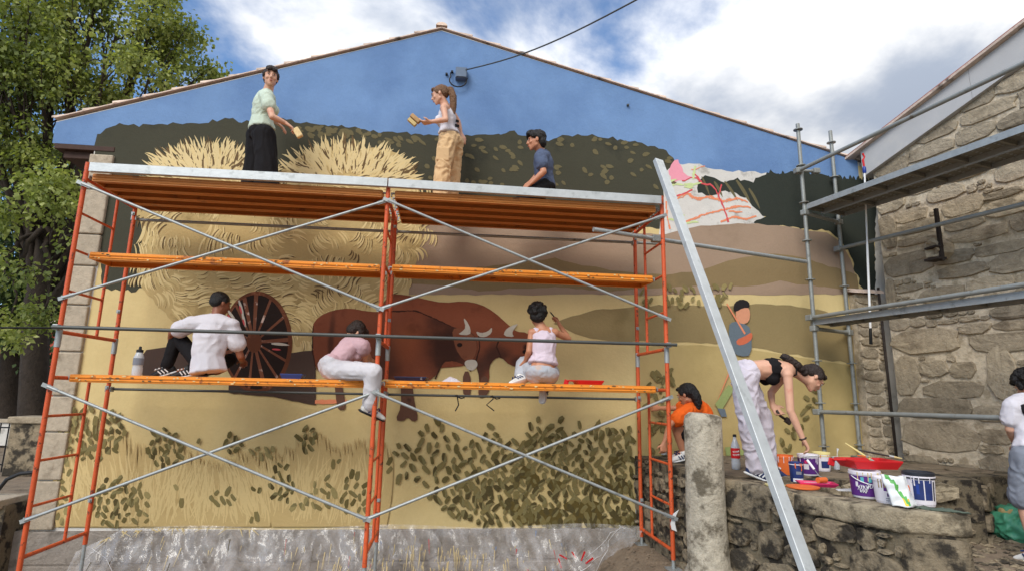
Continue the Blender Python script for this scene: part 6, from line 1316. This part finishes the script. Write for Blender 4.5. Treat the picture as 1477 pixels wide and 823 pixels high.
def leaves(name, twigs, per, size, m, parent, seed, droop=.5):
    g = np.random.default_rng(seed); n = len(twigs)*per; T_ = np.repeat(np.array([t[0] for t in twigs]), per, 0); tn = np.repeat(np.array([t[1] for t in twigs]), per)
    off = g.normal(0, 1, (n, 3)); off /= np.linalg.norm(off, axis=1)[:, None]; off *= (.26*g.random(n)**.6)[:, None]; off[:, 2] -= .05
    c = T_+off; d = off+g.normal(0, .12, (n, 3)); d[:, 2] -= droop*.2; d /= np.linalg.norm(d, axis=1)[:, None]
    up = g.normal(0, .55, (n, 3)); up[:, 2] += 1; s = np.cross(d, up); s /= np.linalg.norm(s, axis=1)[:, None]; nn = np.cross(s, d)
    L = size*(.65+.7*g.random(n)); w = L*.36
    P = np.stack([c-d*L[:, None]*.5, c+s*w[:, None]+nn*(L*.06)[:, None], c+d*L[:, None]*.5-nn*(L*.1)[:, None], c-s*w[:, None]+nn*(L*.06)[:, None]], 1)
    me = bpy.data.meshes.new(name); me.vertices.add(n*4); me.loops.add(n*4); me.polygons.add(n)
    me.vertices.foreach_set('co', P.ravel()); me.loops.foreach_set('vertex_index', np.arange(n*4)); me.polygons.foreach_set('loop_start', np.arange(0, n*4, 4)); me.polygons.foreach_set('loop_total', np.full(n, 4)); me.update()
    at = me.attributes.new('tint', 'FLOAT', 'FACE'); at.data.foreach_set('value', np.clip(tn+g.normal(0, .16, n), 0, 1)); me.materials.append(m)
    o = bpy.data.objects.new(name, me); COL.objects.link(o); o.parent = parent; me.transform(Matrix.Translation(-wloc(parent))); return tag(o, kind='stuff')
def tree(label, base, trunk_top, r0, blobs, m, per, size, seed, ntw):
    R = random.Random(seed); base = Vector(base); t = thing('tree', label, 'tree', base, None)
    top = Vector(trunk_top); pts = [base+(top-base)*i/6+Vector((R.uniform(-.05, .05), R.uniform(-.05, .05), 0))*(i > 0) for i in range(7)]
    obj('trunk', MB().path(pts, [r0*(1.25 if i == 0 else 1-.05*i) for i in range(7)], 14), M['bark'], t, smooth=True); tw = []; tws = MB()
    for (c, r) in blobs:
        c = Vector(c); st = pts[R.randint(3, 6)]; mid = st+(c-st)*.5+Vector((R.uniform(-.3, .3), R.uniform(-.3, .3), R.uniform(.05, .5)))
        P = []
        for i in range(9): k = i/8; P.append(st*(1-k)**2+mid*2*k*(1-k)+c*k*k+Vector((R.uniform(-.05, .05), R.uniform(-.05, .05), R.uniform(-.05, .05)))*(0 < i < 8))
        L = (c-st).length; obj('limb', MB().path(P, [max(.018, r0*.32*(1-.8*i/8)*min(1, L/4+.3)) for i in range(9)], 7), M['bark'], t, smooth=True)
        n = int(ntw*r*r)
        for i in range(n):
            v = Vector((R.gauss(0, 1), R.gauss(0, 1), R.gauss(0, 1))).normalized(); k = R.random()**.45; p = c+Vector((v.x*r, v.y*r, v.z*r*.72))*k
            if noise.noise(p*1.5+Vector((seed, 0, 0))) < -.10: continue
            tw.append((tuple(p), .5+.4*noise.noise(p*.9)+R.gauss(0, .07)))
            if R.random() < .14: e = P[R.randint(4, 8)]; tws.path([e, (e+p)/2+Vector((0, 0, R.uniform(-.1, .12))), p], [.016, .010, .005], 4)
    tag(obj('twigs', tws, M['bark'], t), kind='stuff'); leaves('crown', tw, per, size, m, t, seed); return t
LM = leaf_mat('lime_leaves', [C(74, 87, 46), C(114, 127, 70), C(152, 161, 92), C(184, 188, 126)]); LM2 = leaf_mat('dark_leaves', [C(34, 48, 30), C(52, 70, 42), C(72, 92, 52), C(94, 112, 66)])
tb = onY(57, 600, 4.6)
B = [(onY(x, y, v), r) for x, y, v, r in ((30, 40, 4.2, 1.1), (100, 20, 4.6, 1.2), (175, 15, 4.8, 1.1), (228, 40, 5.0, .85), (255, 95, 5.2, .72), (292, 108, 5.4, .55), (215, 110, 4.9, .85), (150, 90, 4.4, 1.05), (70, 110, 4.2, 1.1), (5, 130, 4.2, 1.0), (125, 160, 5.0, .8), (180, 150, 5.0, .6), (20, 210, 4.4, .85), (70, 190, 5.2, .8), (40, -60, 4.6, 1.4), (150, -70, 4.8, 1.3), (235, -25, 5.0, .7), (-50, 60, 4.4, 1.3), (-60, 190, 4.6, 1.2), (20, 300, 3.6, .6), (5, 390, 3.6, .6), (15, 460, 3.7, .55), (62, 450, 3.9, .36), (105, 300, 4.1, .42), (118, 255, 4.2, .4), (80, 262, 4.0, .5), (92, 345, 4.1, .34), (262, 55, 5.2, .45), (305, 118, 5.6, .35), (90, -170, 5, 1.5), (-40, -90, 4.6, 1.5))]
tree('large leafy lime tree rising beside the left corner of the painted house', (tb.x, 4.6, YZ-.05), onY(62, 330, 4.7), .22, B, LM, 30, .078, 3, 110)
tb2 = onY(20, 600, 7.5)
B2 = [(onY(x, y, v), r) for x, y, v, r in ((10, 300, 6.8, 1.1), (60, 330, 7.2, .95), (20, 390, 6.6, 1.0), (70, 410, 7.0, .9), (5, 440, 6.6, .8), (60, 480, 6.8, .8), (95, 290, 7.6, .7), (-40, 380, 7, 1.3), (-60, 460, 7, .9), (90, 370, 7.0, .75), (105, 320, 7.0, .7), (118, 260, 7.4, .7), (70, 250, 7, .9), (95, 430, 6.6, .5), (75, 520, 7.2, .5), (-30, 250, 7.2, 1.2), (108, 250, 8.2, .6))]
tree('darker low tree with hanging foliage behind the trunk of the lime tree', (tb2.x, 7.5, YZ-.05), onY(20, 420, 7.4), .24, B2, LM2, 24, .085, 9, 120)
